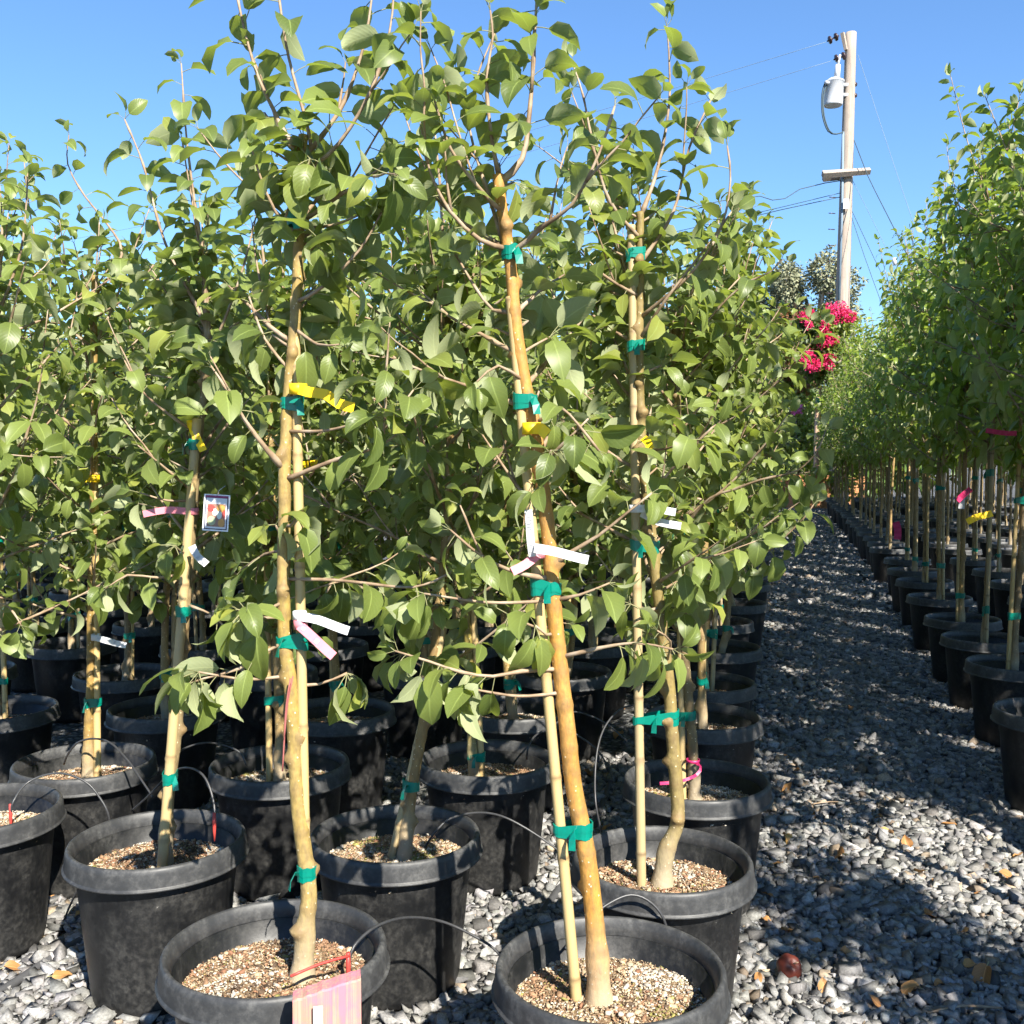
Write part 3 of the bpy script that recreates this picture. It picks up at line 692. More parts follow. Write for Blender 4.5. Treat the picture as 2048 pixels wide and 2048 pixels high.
T3 = build_near('potted_apple_tree', 'staked apple tree in a black pot beside the thick gravel pipe', 33, 315, 2.62,
    [(309, 1570), (318, 1500), (331, 1400), (342, 1270), (350, 1150), (362, 1000), (372, 860), (385, 740), (395, 640)], 0.0165, 0.0085,
    [(302, 1600, -.035), (372, 790, -.035)], 0.0135,
    [([(395, 640), (372, 580), (330, 500), (302, 430), (270, 310), (235, 225)], 0.006, dict(gap=.032, start=.2)), ([(390, 660), (385, 500), (370, 400), (352, 260), (342, 120)], 0.006, dict(gap=.033, start=.2)),
     ([(398, 660), (425, 600, -.04), (460, 500, -.05), (492, 370, -.05)], 0.005, dict(gap=.036)), ([(375, 820), (330, 790, -.05), (270, 740, -.08), (235, 680, -.1)], 0.005, dict(side=1)),
     ([(368, 930), (320, 890, -.04), (260, 840, -.1)], 0.0048, dict(start=.3, side=1)), ([(355, 1080), (300, 1090, -.04), (240, 1085, -.08), (200, 1110, -.1)], 0.0042, dict(start=.45, droop=.8)),
     ([(350, 1140), (400, 1160, -.04), (430, 1190, -.06)], 0.004, dict(droop=.8, start=.5)), ([(372, 880), (430, 800, .05), (480, 740, .05)], 0.005, dict(side=1))],
    ties=(840, 1150, 1462), fill=dict(lat=13, z0=1.1, z1=1.75, ll=(.25, .5), lead=4, le=(.3, .55), zl=(1.5, 1.75), spurs=12, side=1, back=True),
    sprigs=[(390, 640, -.1, 7, .8), (265, 930, -.05, 4, .8), (330, 1030, -.1, 6, .9)])
T4 = build_near('potted_apple_tree', 'apple tree leaning with its bamboo stake, mossy soil in its pot', 44, 791, 2.66,
    [(762, 1640), (768, 1560), (780, 1470), (798, 1370), (815, 1260), (832, 1120), (845, 960), (850, 800), (846, 640), (840, 520)], 0.0165, 0.008,
    [(732, 1645), (838, 1180)], 0.0108, [([(842, 540), (835, 440), (828, 330), (815, 190)], 0.0055, dict(gap=.04)), ([(845, 620), (790, 520), (760, 420), (740, 380)], 0.005, dict(side=1)), ([(845, 700), (900, 600), (940, 520)], 0.005, dict(side=1))],
    ties=(1482,), tint=(1.25,1.1,.75), fill=dict(lat=18, z0=0.8, z1=1.75, ll=(.25, .5), lead=4, le=(.3, .45), zl=(1.5, 1.75), spurs=22, side=2), sprigs=[(830, 1240, -.1, 8, .8)])
T5 = build_near('potted_apple_tree', 'apple tree with bent trunk tied well apart from its stake', 55, 1325, 2.49,
    [(1248, 1665), (1256, 1610), (1278, 1550), (1275, 1470), (1268, 1380), (1262, 1290), (1245, 1150), (1228, 1000), (1212, 850), (1206, 680), (1208, 520), (1208, 400)], 0.0185, 0.009,
    [(1211, 1670), (1191, 425)], 0.0118,
    [([(1208, 410), (1240, 320), (1262, 200), (1262, 100), (1258, 50)], 0.006, dict(gap=.034)), ([(1206, 500), (1270, 400), (1300, 280), (1340, 190)], 0.0055, dict(gap=.04, side=1)),
     ([(1208, 600), (1300, 520, -.1), (1360, 430, -.12), (1378, 340, -.12), (1372, 275, -.12)], 0.0055, dict(gap=.04, start=.3)), ([(1207, 640), (1260, 560, -.08), (1330, 470, -.1), (1380, 400, -.1)], 0.005, dict(side=1)),
     ([(1207, 450), (1150, 380, -.05), (1120, 280, -.08), (1100, 180, -.08), (1080, 120, -.08)], 0.0055, dict(side=1)), ([(1206, 560), (1140, 520, -.05), (1090, 470, -.05)], 0.005, dict(side=1)),
     ([(1222, 940), (1290, 860, -.12), (1350, 800, -.16)], 0.005, dict(side=1, droop=.5)), ([(1240, 1100), (1300, 1060, -.1), (1360, 1020, -.16)], 0.0048, dict(side=1, droop=.7)),
     ([(1258, 1250), (1265, 1210, -.08), (1240, 1190, -.12)], 0.004, dict(start=.3, gap=.02, droop=.9))],
    ties=(478, 652, 1030, 1356), tint=(.8,.82,.6), fill=dict(lat=16, z0=0.92, z1=1.85, ll=(.25, .45), lead=4, le=(.3, .5), zl=(1.65, 1.85), spurs=14, side=1, back=True), flare=0.75,
    sprigs=[(1300, 830, -.15, 4, .3), (1190, 1140, -.08, 7, .8)])
T6 = build_near('potted_apple_tree', 'apple tree in the pot nearest the thick pipe end, red drip stake in soil', 66, -45, 2.85,
    [(-50, 1540), (-45, 1300), (-40, 1000), (-35, 760), (-30, 560)], 0.017, 0.0085, [(-75, 1540), (-60, 700)], 0.0105,
    [([(-25, 640), (10, 560), (40, 470), (50, 380), (52, 320)], 0.0055, dict(gap=.033)), ([(-30, 900), (20, 860, -.05), (60, 820, -.08)], 0.005, dict(side=1)),
     ([(-40, 1150), (10, 1140, -.05), (40, 1180, -.08)], 0.0045, dict(start=.4, droop=.8))],
    ties=(900, 1300), fill=dict(lat=17, z0=0.8, z1=1.75, ll=(.3, .55), lead=4, le=(.45, .7), zl=(1.5, 1.75), spurs=14, side=1))
T7 = build_near('potted_apple_tree', 'apple tree with yellow ribbon and white tag, drip tube arching over its pot', 77, 170, 3.3,
    [(165, 1445), (167, 1380), (172, 1280), (172, 1150), (176, 950), (178, 780), (178, 600), (178, 520)], 0.0165, 0.0085, [(183, 1440), (176, 590)], 0.012,
    [([(178, 560), (230, 480), (200, 420), (160, 370), (128, 310), (130, 255)], 0.0055, dict(gap=.04)), ([(178, 640), (90, 520, .05), (60, 420, .05), (45, 300, .05)], 0.0055, dict(gap=.032)),
     ([(178, 600), (240, 560, -.08), (290, 500, -.1)], 0.005, dict(side=1)), ([(172, 1130), (225, 1080, -.05), (255, 1090, -.08)], 0.0045, dict(droop=.8, start=.4))],
    ties=(600, 1325), tint=(1.1,1.0,.6), fill=dict(lat=17, z0=0.8, z1=1.75, ll=(.28, .52), lead=4, le=(.35, .6), zl=(1.5, 1.75), spurs=14, side=1))
T8 = build_near('potted_apple_tree', 'apple tree standing directly behind the tree with the pink board', 88, 560, 3.28,
    [(527, 1450), (528, 1380), (524, 1270), (518, 1100), (512, 900), (508, 700), (505, 540)], 0.0165, 0.0085, [(508, 1440), (500, 820)], 0.0105, [([(505, 560), (495, 470), (480, 360), (470, 270)], 0.0055, dict(gap=.04))],
    ties=(1320, 1000), fill=dict(lat=18, z0=0.8, z1=1.75, ll=(.28, .52), lead=6, le=(.4, .6), zl=(1.4, 1.75), spurs=22, side=2))
T9 = build_near('potted_apple_tree', 'apple tree with yellow-green trunk and knotted green tie just above the soil', 99, 974, 3.33,
    [(897, 1475), (890, 1400), (888, 1300), (880, 1150), (872, 950), (866, 760), (862, 600)], 0.0155, 0.008, [(911, 1475), (880, 900)], 0.0105, [([(862, 620), (850, 500), (838, 420), (830, 330)], 0.0055, dict(gap=.04))],
    ties=(1428, 1040), tint=(1.0,1.05,.5), fill=dict(lat=18, z0=0.8, z1=1.75, ll=(.28, .52), lead=6, le=(.4, .6), zl=(1.4, 1.75), spurs=22, side=2))
T10 = build_near('potted_apple_tree', 'apple tree with hot pink ribbon at its foot and a branch reaching over the path', 110, 1393, 3.11,
    [(1312, 1485), (1308, 1420), (1300, 1330), (1292, 1230), (1285, 1080), (1280, 880), (1278, 700), (1276, 560)], 0.0165, 0.0085, [(1290, 1440), (1276, 760)], 0.0105,
    [([(1288, 1120), (1340, 1062, -.1), (1391, 1062, -.16), (1436, 1048, -.2), (1476, 1017, -.24), (1518, 976, -.28), (1535, 952, -.3)], 0.006, dict(start=.3, droop=1.1, gap=.026)),
     ([(1284, 1000), (1340, 940, -.1), (1381, 925, -.14), (1436, 905, -.2), (1504, 888, -.26), (1545, 846, -.3), (1558, 812, -.3)], 0.006, dict(start=.35, droop=1.1, gap=.028)),
     ([(1278, 700), (1340, 600, -.1), (1400, 540, -.16), (1455, 512, -.2), (1475, 490, -.2)], 0.0055, dict(start=.3, gap=.04)), ([(1277, 600), (1330, 500, -.05), (1380, 420, -.08), (1400, 380, -.08)], 0.005, dict(side=1))],
    ties=(1350, 1000), tint=(.8,.8,.7), fill=dict(lat=19, z0=0.8, z1=1.75, ll=(.28, .5), lead=5, le=(.35, .6), zl=(1.5, 1.75), spurs=14, side=1), maxleaf=300)

# ------------------------------------------------------------------ crown kinds for the deeper rows
def crown_kind(seed, right):
    rng = random.Random(seed); T = Tree(); lean = Vector((rng.gauss(0, .02), rng.gauss(0, .02), 0)); bend = rng.gauss(0, .015)
    tp = [Vector((0, 0, SOIL_Z - 0.01)) + lean * 0]
    top = 1.95 if right else 1.72
    for z in (0.5, 0.8, 1.1, 1.4, top): tp.append(Vector((lean.x * z + bend * math.sin(z * 3), lean.y * z + bend * math.cos(z * 4), z)))
    P = spline(tp, 0.05)
    if right: fill_tree(T, rng, P, lat=18, z0=1.2, z1=1.95, ll=(.4, .65), lead=11, zl=(1.5, 1.95), le=(.7, 1.15), L=0.086, gap=0.023, spurs=22, side=2, tiltmax=.5)
    else: fill_tree(T, rng, P, lat=18, z0=0.78, z1=1.7, ll=(.32, .6), lead=7, zl=(1.4, 1.7), le=(.5, .85), L=0.086, gap=0.029, spurs=24, side=2)
    fm = foliage_mesh('foliage', T.lv, LEAF2_LO if right else LEAF_LO, M_LEAF2 if right else M_LEAF, rng)
    tm = trunk_mesh('trunk', tp, 0.017, 0.009, rng, 0.03, 10, True, 0.5, T.br)
    a = Vector((0.028, 0.01, SOIL_Z - 0.02)); b = Vector((lean.x * 1.6 + 0.022, lean.y * 1.6 + 0.01, 1.55 + rng.uniform(0, .2)))
    sm = stake_mesh('stake', a, b, 0.0105, rng, 8); ties = []
    for z in (0.46 + rng.uniform(0, .15), 1.0 + rng.uniform(0, .2), 1.5):
        q = on_trunk(P, z).copy(); s = a.lerp(b, (z - a.z) / (b.z - a.z)); q.z = s.z = z; ties.append(tie_mesh('tie', q, 0.017, s, 0.0112, 0.022, rng))
    return fm, tm, sm, ties
KL = [crown_kind(300 + i, False) for i in range(9)]; KR = [crown_kind(400 + i, True) for i in range(9)]
RT = random.Random(9)
ORD = ['first', 'second', 'third', 'fourth', 'fifth', 'sixth', 'seventh', 'eighth', 'ninth', 'tenth', 'eleventh', 'twelfth', 'thirteenth', 'fourteenth', 'fifteenth', 'sixteenth', 'seventeenth', 'eighteenth', 'nineteenth', 'twentieth']
ORD += ['twenty-' + o for o in ORD[:9]] + ['thirtieth'] + ['thirty-' + o for o in ORD[:9]]
def place(kinds, x, y, label, group, near, scale=1.0, name='potted_apple_tree'):
    POTS.append((x, y)); root = thing(name, label, 'potted tree', (x, y, 0), group); k = kinds[RT.randrange(len(kinds))]; rz = RT.uniform(0, 6.28); zs = RT.uniform(0.94, 1.07) * scale
    add_pot(root, near > 1, RT, RT.randrange(12))
    def part(nm, me, kind=None):
        o = obj(nm, me, root, kind=kind); o.rotation_euler.z = rz; o.scale = (1, 1, zs); o.location.z = SOIL_Z * (1 - zs)
    part('trunk', k[1]); part('foliage', k[0], 'stuff')
    if near > 0:
        part('stake', k[2])
        for t in k[3]: part('tie', t)
EDGE_D = [3.885, 4.49, 5.34, 6.2, 7.0, 8.1]; EDGE_X = [.742, .84, 1.08, 1.25, 1.51, 1.81]
while EDGE_D[-1] < 27.5: EDGE_D.append(EDGE_D[-1] + 0.82); EDGE_X.append(1.81 + 0.258 * (EDGE_D[-1] - 8.1))
for k, (d, x) in enumerate(zip(EDGE_D, EDGE_X)):
    place(KL, x + RT.gauss(0, .02), d - 0.05, f'potted apple tree, {ORD[k + 3]} pot back along the gravel path, big block', G, 2 if d < 5 else (1 if d < 12 else 0), 1.0 if d < 9 else 1.1)
d = 3.95; row = 3
while d < 27:
    for i in range(1, 16):
        x = .742 - .69 * i + .255 * (d - 3.95) + RT.gauss(0, .035); y = d + RT.gauss(0, .04)
        if x < -0.5 * d - 0.35: break
        if d > 10.5 and i > 1 + (d < 14): break
        if row == 3 and i <= 5: lab = ['apple tree in the pot right behind the tree with the knotted green tie', 'apple tree in the row right behind the tree standing directly behind the pink board tree', 'apple tree in the row right behind the yellow ribbon tree', 'apple tree in the row behind, beside the yellow ribbon tree row end', 'apple tree past the yellow ribbon tree, fourth row'][i - 1]
        else: lab = f'potted apple tree, {ORD[i]} pot in from the gravel path, {ORD[row]} row of the big block'
        place(KL, x, y, lab, G, 2 if d < 4.5 else (1 if d < 8 else 0), 1.0 if d < 9 else 1.06)
    d += 0.72; row += 1
GR = 'upright fruit trees across the gravel path'
RD = [1.55, 2.35, 3.15, 3.95, 4.85, 5.55, 6.3, 7.25, 8.2, 9.1, 10.1, 11.3, 12.1]
while RD[-1] < 27: RD.append(RD[-1] + 0.88)
for k, d in enumerate(RD):
    for j in range(0, 6):
        x = .287 * d + .985 + .68 * j + RT.gauss(0, .03); y = d - 0.08 * j + RT.gauss(0, .03)
        if d < 3.5: x += 0.22
        if d > 12: x -= 0.017 * (d - 12)
        if d < 2 and j > 0: break
        if x > 0.5 * d + 0.75 and (d > 9 or j > 3): break
        lab = f'upright potted fruit tree, {ORD[k]} in the row edging the far side of the path' if j == 0 else f'upright potted fruit tree, {ORD[j]} in from the path, {ORD[k]} row across the path'
        place(KR, x, y, lab, GR, 1 if d < 11 else 0, (1.14 if d < 6.5 else 1.04 if d < 9 else 1.12), 'potted_fruit_tree')

place(KR, 2.2, 0.62, 'upright potted fruit tree standing alone at the near end across the path', GR, 1, 1.0, 'potted_fruit_tree')

# ------------------------------------------------------------------ gravel stones
def gravel():
    R = np.random.default_rng(4); P = np.array(POTS)
    def zone(d0, d1, dens, xa, xb, s0, s1):
        n = int((d1 - d0) * dens * 1.0 * (abs(xb((d0 + d1) / 2) - xa((d0 + d1) / 2)))); y = R.uniform(d0, d1, n); lo = xa(y); hi = xb(y); x = lo + (hi - lo) * R.uniform(0, 1, n)
        q = np.ones(n, bool)
        for (a, b) in P:
            q &= (x - a) ** 2 + (y - b) ** 2 > 0.158 ** 2
        x, y = x[q], y[q]; n = len(x); sz = R.uniform(s0, s1, n) * (1 + 0.5 * (R.uniform(0, 1, n) > 0.9))
        return np.stack([x, y, sz * R.uniform(0.1, 0.9, n)], 1), sz
    left = lambda y: .20 + .256 * y - 0.9
    Z = [zone(1.75, 3.0, 4300, lambda y: -.5 * y - .15, lambda y: .5 * y + .2, .008, .0175), zone(3.0, 4.6, 3600, lambda y: -.5 * y - .1, lambda y: .5 * y + .1, .009, .0175),
         zone(4.6, 9.5, 2600, left, lambda y: .29 * y + 1.1, .010, .019), zone(9.5, 29, 620, lambda y: left(y) + .5, lambda y: .29 * y + 1.0, .016, .03)]
    pos = np.concatenate([z[0] for z in Z]); sz = np.concatenate([z[1] for z in Z]); n = len(pos)
    V, F = shards(R, pos, sz * 1.42, (0.55, 0.95, 0.36, 0.7), 0.5)
    g = np.clip(R.normal(0.235, 0.08, n), 0.06, 0.5); c = np.stack([g * R.normal(1.03, .02, n), g, g * R.normal(0.955, .03, n)], 1)
    w = R.uniform(0, 1, n) < 0.05; c[w] *= np.array([1.25, 1.0, 0.75])
    c4 = np.concatenate([np.clip(c, 0, 1), np.ones((n, 1))], 1)
    me = big_mesh('gravel', V, F, [M_STONE], False, {'col': ('FLOAT_COLOR', np.repeat(c4, 8, 0))})
    o = obj('gravel', me, kind='stuff'); tag(o, 'loose grey crushed stone covering the ground and path', 'gravel')
gravel()

# ------------------------------------------------------------------ tags and ribbons
def strip(name, label, cat, pts, d, w, mat, loop=None, printed=0, group=None, sag=0.0, offs=None):
    """a flat plastic strip; pts measured on the photograph, d = distance of the stem it hangs from"""
    P = spline([pv(x, y, d - (0.0 if i == 0 else 0.012 * min(i, 2)) + (offs[i] if offs else 0)) for i, (x, y) in enumerate(pts)], 0.012)
    t = nrm(P[-1] - P[0]); view = nrm(C0 - P[0]); side = nrm(view.cross(t)); base = P[0].copy(); rng = random.Random(len(label))
    cr = 0.004 if mat is M_YEL else 0.0015
    P = [p - base + view * cr * math.sin(i * 1.7 + len(label)) + side * cr * 0.5 * math.sin(i * 0.7) for i, p in enumerate(P)]
    root = thing(name, label, cat, base, group); mb = MB(); ribbon(mb, P, w, side, 0.0009); mb.build('strip', [mat], root, smooth=False)
    if loop:
        mb = MB(); n = 18; V = []; F = []
        for j, (r, z) in enumerate(((loop, -w / 2), (loop + .0012, -w / 2), (loop + .0012, w / 2), (loop, w / 2))):
            for k in range(n): a = 2 * math.pi * k / n; V.append((r * math.cos(a), r * math.sin(a) + 0.012, z))
        for j in range(4):
            for k in range(n): F.append((j * n + k, j * n + (k + 1) % n, ((j + 1) % 4) * n + (k + 1) % n, ((j + 1) % 4) * n + k))
        mb.add(V, F); mb.build('loop', [mat], root)
    if printed:
        mb = MB(); N = len(P); nv = nrm(side.cross(t))
        if nv.dot(view) < 0: nv = -nv
        ll = sum((P[i] - P[i - 1]).length for i in range(1, N))
        for q in range(printed):                       # rows of fine print, a few millimetres each
            f = 0.12 + 0.8 * q / printed; p = along(P, f)[0]; T = along(P, f)[1]
            R = Matrix((T, side, T.cross(side))).transposed()
            mb.box(p + nv * 0.0011, ll * 0.18 / printed, w * rng.uniform(0.3, 0.72), 0.0006, R)
        mb.build('print', [M_INK], root, smooth=False)
    return root
strip('plant_tag', 'white plastic strip tag above a pink one on the bamboo stake behind the pink board', 'plant tag', [(563, 1163), (600, 1170), (658, 1190)], 2.0, .0175, M_WHT, .0125, 4)
strip('plant_tag', 'pink plastic strip tag under a white one on the bamboo stake behind the pink board', 'plant tag', [(565, 1180), (592, 1205), (630, 1238)], 1.998, .0185, M_PINK, .0128, 2)
strip('plant_tag', 'white tag lying across the orange trunk', 'plant tag', [(1008, 1034), (1050, 1042), (1110, 1056)], 1.905, .0175, M_WHT, None, 4)
strip('plant_tag', 'grey-white printed tag hanging upright along the stake of the orange trunk', 'plant tag', [(1005, 1050), (1000, 1000), (996, 962)], 1.915, .0145, M_WHT, None, 12)
strip('ribbon_tag', 'dusty pink ribbon on the stake of the orange-barked tree', 'ribbon', [(1016, 1045), (992, 1064), (966, 1078)], 1.93, .017, M_PINK, .0122)
strip('plant_tag', 'white tag on the stake of the bent trunk tree by the path', 'plant tag', [(1200, 960), (1235, 960), (1275, 966)], 2.42, .018, M_WHT, .0135, 3)
strip('plant_tag', 'lower white tag behind pink strip on the bent trunk tree', 'plant tag', [(1210, 968), (1240, 984), (1285, 992)], 2.44, .018, M_WHT, None, 2)
strip('plant_tag', 'small white tag hanging below the leaves in front of the drip-arched pot', 'plant tag', [(178, 1203), (205, 1210), (238, 1218)], 3.27, .019, M_WHT, .0135, 3)
strip('plant_tag', 'white tag twisted among leaves on the tree beside the thick pipe', 'plant tag', [(362, 1030), (372, 1050), (390, 1065)], 2.55, .018, M_WHT, None, 2)
strip('ribbon_tag', 'pink ribbon looped on the stake of the tree beside the thick pipe', 'ribbon', [(360, 965), (320, 962), (270, 970)], 2.58, .017, M_PINK, .0155)
strip('ribbon_tag', 'yellow ribbon knotted at the top of the stake beside the thick pipe', 'ribbon', [(362, 800), (364, 815), (385, 850)], 2.59, .019, M_YEL, .0155)
strip('ribbon_tag', 'yellow ribbon on the stake beside the arching drip tube', 'ribbon', [(176, 903), (150, 902), (115, 910)], 3.26, .023, M_YEL, .014)
strip('ribbon_tag', 'crumpled yellow ribbon near the edge of the big block', 'ribbon', [(0, 868), (20, 872), (34, 868)], 2.8, .020, M_YEL)
strip('ribbon_tag', 'long crumpled yellow ribbon above the green tie on the pink board tree', 'ribbon', [(560, 733), (585, 742), (615, 745), (640, 760), (668, 768)], 1.99, .020, M_YEL, .0165)
strip('ribbon_tag', 'small yellow ribbon on the trunk of the tree directly behind the pink board tree', 'ribbon', [(552, 885), (570, 878), (600, 872)], 3.2, .02, M_YEL)
strip('ribbon_tag', 'yellow ribbon bow on the orange-barked trunk', 'ribbon', [(1003, 808), (1020, 810), (1032, 822)], 1.92, .022, M_YEL, .0165)
strip('ribbon_tag', 'yellow ribbon half hidden on the tree with the knotted green tie', 'ribbon', [(880, 942), (860, 955), (838, 965)], 3.25, .024, M_YEL)
strip('ribbon_tag', 'small orange-yellow ribbon on the bent trunk tree', 'ribbon', [(1214, 826), (1222, 836), (1226, 848)], 2.44, .018, M_YEL)
strip('ribbon_tag', 'hot pink ribbon tied round the foot of a trunk by the path', 'ribbon', [(1309, 1437), (1322, 1446), (1314, 1462), (1285, 1474), (1245, 1478)], 3.075, .009, M_HOT, .0195)
strip('ribbon_tag', 'yellow ribbon strip in the block across the path', 'ribbon', [(1872, 968), (1850, 974), (1824, 984)], 4.7, .030, M_YEL)
strip('ribbon_tag', 'red ribbon loop high in the block across the path', 'ribbon', [(1860, 812), (1885, 816), (1918, 818)], 4.6, .022, M_HOT)
strip('ribbon_tag', 'short red ribbon slanting over a white tag across the path', 'ribbon', [(1806, 945), (1820, 932), (1832, 922)], 5.4, .03, M_HOT)
strip('plant_tag', 'upright white tag behind the slanting red ribbon across the path', 'plant tag', [(1815, 935), (1814, 960)], 5.45, .03, M_WHT)
strip('ribbon_tag', 'bright pink ribbon hanging low at a pot rim across the path', 'ribbon', [(1690, 985), (1694, 1000), (1693, 1018)], 9.0, .06, M_HOT)
# the picture tag
def photo_tag():
    d = 2.5; c = [pv(382, 930, d), pv(431, 933, d), pv(434, 1005, d), pv(386, 999, d)]; base = (c[0] + c[2]) / 2
    X = nrm(c[1] - c[0]); Y = nrm(c[0] - c[3]); Y = nrm(Y - X * Y.dot(X)); N = X.cross(Y); w = (c[1] - c[0]).length; h = (c[0] - c[3]).length
    root = thing('picture_tag', 'white card tag with a printed apple photograph hanging among leaves', 'plant tag', base); R = Matrix((X, Y, N)).transposed()
    MM = {n: m_plain('card_print_' + n, col, 0.35, 0.5, 0.08, 60) for n, col in dict(frame=(.78, .78, .80), border=(.03, .02, .06), header=(.22, .01, .09), paper=(.62, .64, .68), photo=(.28, .15, .11), red=(.36, .06, .05), gold=(.50, .25, .06), flesh=(.62, .66, .58), green=(.34, .38, .22)).items()}
    def panel(name, x0, x1, y0, y1, z, m):
        mb = MB(); mb.box(R @ Vector(((x0 + x1) / 2 * w, (y0 + y1) / 2 * h, z)), (x1 - x0) * w, (y1 - y0) * h, 0.0006, R); mb.build(name, [MM[m]], root, smooth=False)
    panel('card', -.5, .5, -.5, .5, 0, 'frame'); panel('printed_border', -.44, .44, -.46, .47, .0005, 'border'); panel('printed_field', -.40, .40, -.43, .40, .0010, 'paper'); panel('printed_header', -.44, .44, .41, .47, .0010, 'header')
    panel('printed_photo', -.34, .36, -.38, .24, .0015, 'photo')
    for (x, y, rx, ry, m) in ((-.2, .12, .15, .10, 'red'), (.18, .13, .16, .11, 'gold'), (.30, -.02, .07, .13, 'red'), (-.05, .02, .10, .10, 'flesh'), (.13, -.05, .10, .12, 'flesh'), (-.16, -.22, .16, .13, 'green'), (.22, -.27, .13, .11, 'gold')):
        mb = MB(); V = [R @ Vector(((x + rx * math.cos(a)) * w, (y + ry * math.sin(a)) * h, .0022)) for a in [2 * math.pi * k / 20 for k in range(20)]]; mb.add(V, [tuple(range(20))]); mb.build('printed_apple', [MM[m]], root, smooth=False)
    mb = MB(); mb.tube([R @ Vector((0, .47 * h, .001)), R @ Vector((.05 * w, .62 * h, -.004)), R @ Vector((.2 * w, .75 * h, -.02))], [.0008] * 3, 5); mb.build('string', [M_WHT], root)
photo_tag()

# ------------------------------------------------------------------ irrigation
def arc(label, pts, r=0.0032, red=None, group='drip tubes feeding the pots', cat='drip tube'):
    """pts: (x, y, distance) on the 1932 px view"""
    P = [pv(*p) for p in pts]; base = P[0].copy(); root = thing('drip_tube', label, cat, base, group); Q = spline([p - base for p in P], 0.012)
    mb = MB(); mb.tube(Q, [r] * len(Q), 7); mb.build('tube', [M_TUBE], root)
    if red is not None:
        p = Q[0 if red == 0 else -1]; mb = MB(); mb.tube([p + Vector((0, 0, .03)), p + Vector((0, 0, .0)), p + Vector((0, 0, -.02)), p + Vector((0, 0, -.045))], [.0042, .0050, .0042, .002], 7); mb.build('red_spike', [M_RED_P], root)
C1 = lambda x, y: ((x / 2.583) / K, (1300 + y / 2.583) / K)
C2 = lambda x, y: ((650 + x / 2.583) / K, (1300 + y / 2.583) / K)
def arcc(label, fn, pts, red=None, r=0.0032): arc(label, [(*fn(x, y), d) for (x, y, d) in pts], r, red)
arcc('grey-lit drip tube arching from the pink board pot to the next pot', C2, [(120, 1640, 2.03), (150, 1530, 2.04), (270, 1425, 2.1), (430, 1382, 2.2), (600, 1402, 2.28), (760, 1472, 2.3), (890, 1560, 2.3), (960, 1700, 2.3)], 0)
arcc('drip tube arching out of the mossy pot', C2, [(505, 1035, 2.72), (570, 940, 2.72), (650, 870, 2.74), (790, 840, 2.8), (930, 865, 2.85), (1100, 960, 2.85), (1230, 1060, 2.85), (1300, 1160, 2.9)])
arcc('drip tube looping before the bent trunk pot into the orange-barked tree pot', C2, [(1240, 1545, 2.1), (1330, 1420, 2.2), (1450, 1320, 2.24), (1580, 1265, 2.26), (1690, 1310, 2.26), (1760, 1420, 2.26), (1770, 1600, 2.3)])
arcc('drip tube hooping down into the pot beside the thick pipe, red spike', C1, [(1107, 900, 2.66), (1106, 800, 2.68), (1075, 690, 2.7), (1030, 630, 2.72), (960, 608, 2.76), (880, 640, 2.85), (760, 760, 2.95), (680, 830, 3.0)], 0)
arcc('drip tube arching into the pot behind the pink board tree', C1, [(1275, 600, 3.25), (1240, 530, 3.25), (1150, 490, 3.25), (1050, 480, 3.2), (950, 510, 3.15), (890, 560, 3.1), (850, 640, 3.1)])
arcc('drip tube arching over the rim of the yellow ribbon tree pot', C1, [(330, 590, 3.28), (350, 540, 3.25), (400, 480, 3.22), (480, 458, 3.2), (570, 480, 3.15), (660, 570, 3.1), (730, 670, 3.05), (790, 760, 3.0)])
arcc('drip tube hooping from the red-spiked pot near the pipe end', C1, [(55, 850, 2.85), (70, 780, 2.85), (150, 680, 2.9), (300, 636, 2.92), (440, 680, 2.92), (520, 770, 2.92), (562, 860, 2.92), (575, 1000, 2.95)], 0)
arcc('drip tube dropping from the thick pipe beside the shaded pot', C1, [(290, 1540, 3.02), (330, 1400, 3.0), (380, 1280, 3.0), (430, 1190, 2.98)])
arcc('drip tube bent into the knotted green tie tree pot', C2, [(1042, 565, 3.35), (1050, 500, 3.34), (1090, 440, 3.4), (1180, 390, 3.5), (1270, 322, 3.6), (1370, 340, 3.7), (1460, 385, 3.7), (1560, 470, 3.7)])
arcc('tall drip loop standing over the shaded ground pipe', C2, [(1430, 950, 3.2), (1400, 800, 3.2), (1395, 650, 3.25), (1410, 500, 3.3), (1450, 390, 3.35), (1520, 310, 3.4), (1600, 282, 3.45)])
arcc('thin drip line crossing between the shaded back pots', C2, [(1290, 430, 3.6), (1400, 510, 3.6), (1460, 600, 3.55), (1490, 680, 3.5)])
def pipe(label, pts, r):
    P = [ground(u, v, r) for (u, v) in pts]; base = P[0].copy(); Q = spline([p - base for p in P], 0.04); mb = MB(); mb.tube(Q, [r] * len(Q), 12)
    o = mb.build('irrigation_pipe', [M_PIPE], None, base); tag(o, label, 'pipe', 'black poly irrigation pipes')
def g1(x, y): return (x / 2.583, 1300 + y / 2.583)
def g2(x, y): return (650 + x / 2.583, 1300 + y / 2.583)
pipe('thick grey-black poly pipe on pale gravel below the red-spiked pot', [g1(-300, 1920), g1(0, 1765), g1(300, 1570), g1(460, 1475), g1(700, 1330)], .0115)
pipe('black poly pipe running back between the pots toward the tall drip loop', [g2(1080, 1440), g2(1140, 1330), g2(1210, 1230), g2(1390, 900), g2(1480, 680), g2(1560, 540)], .0125)
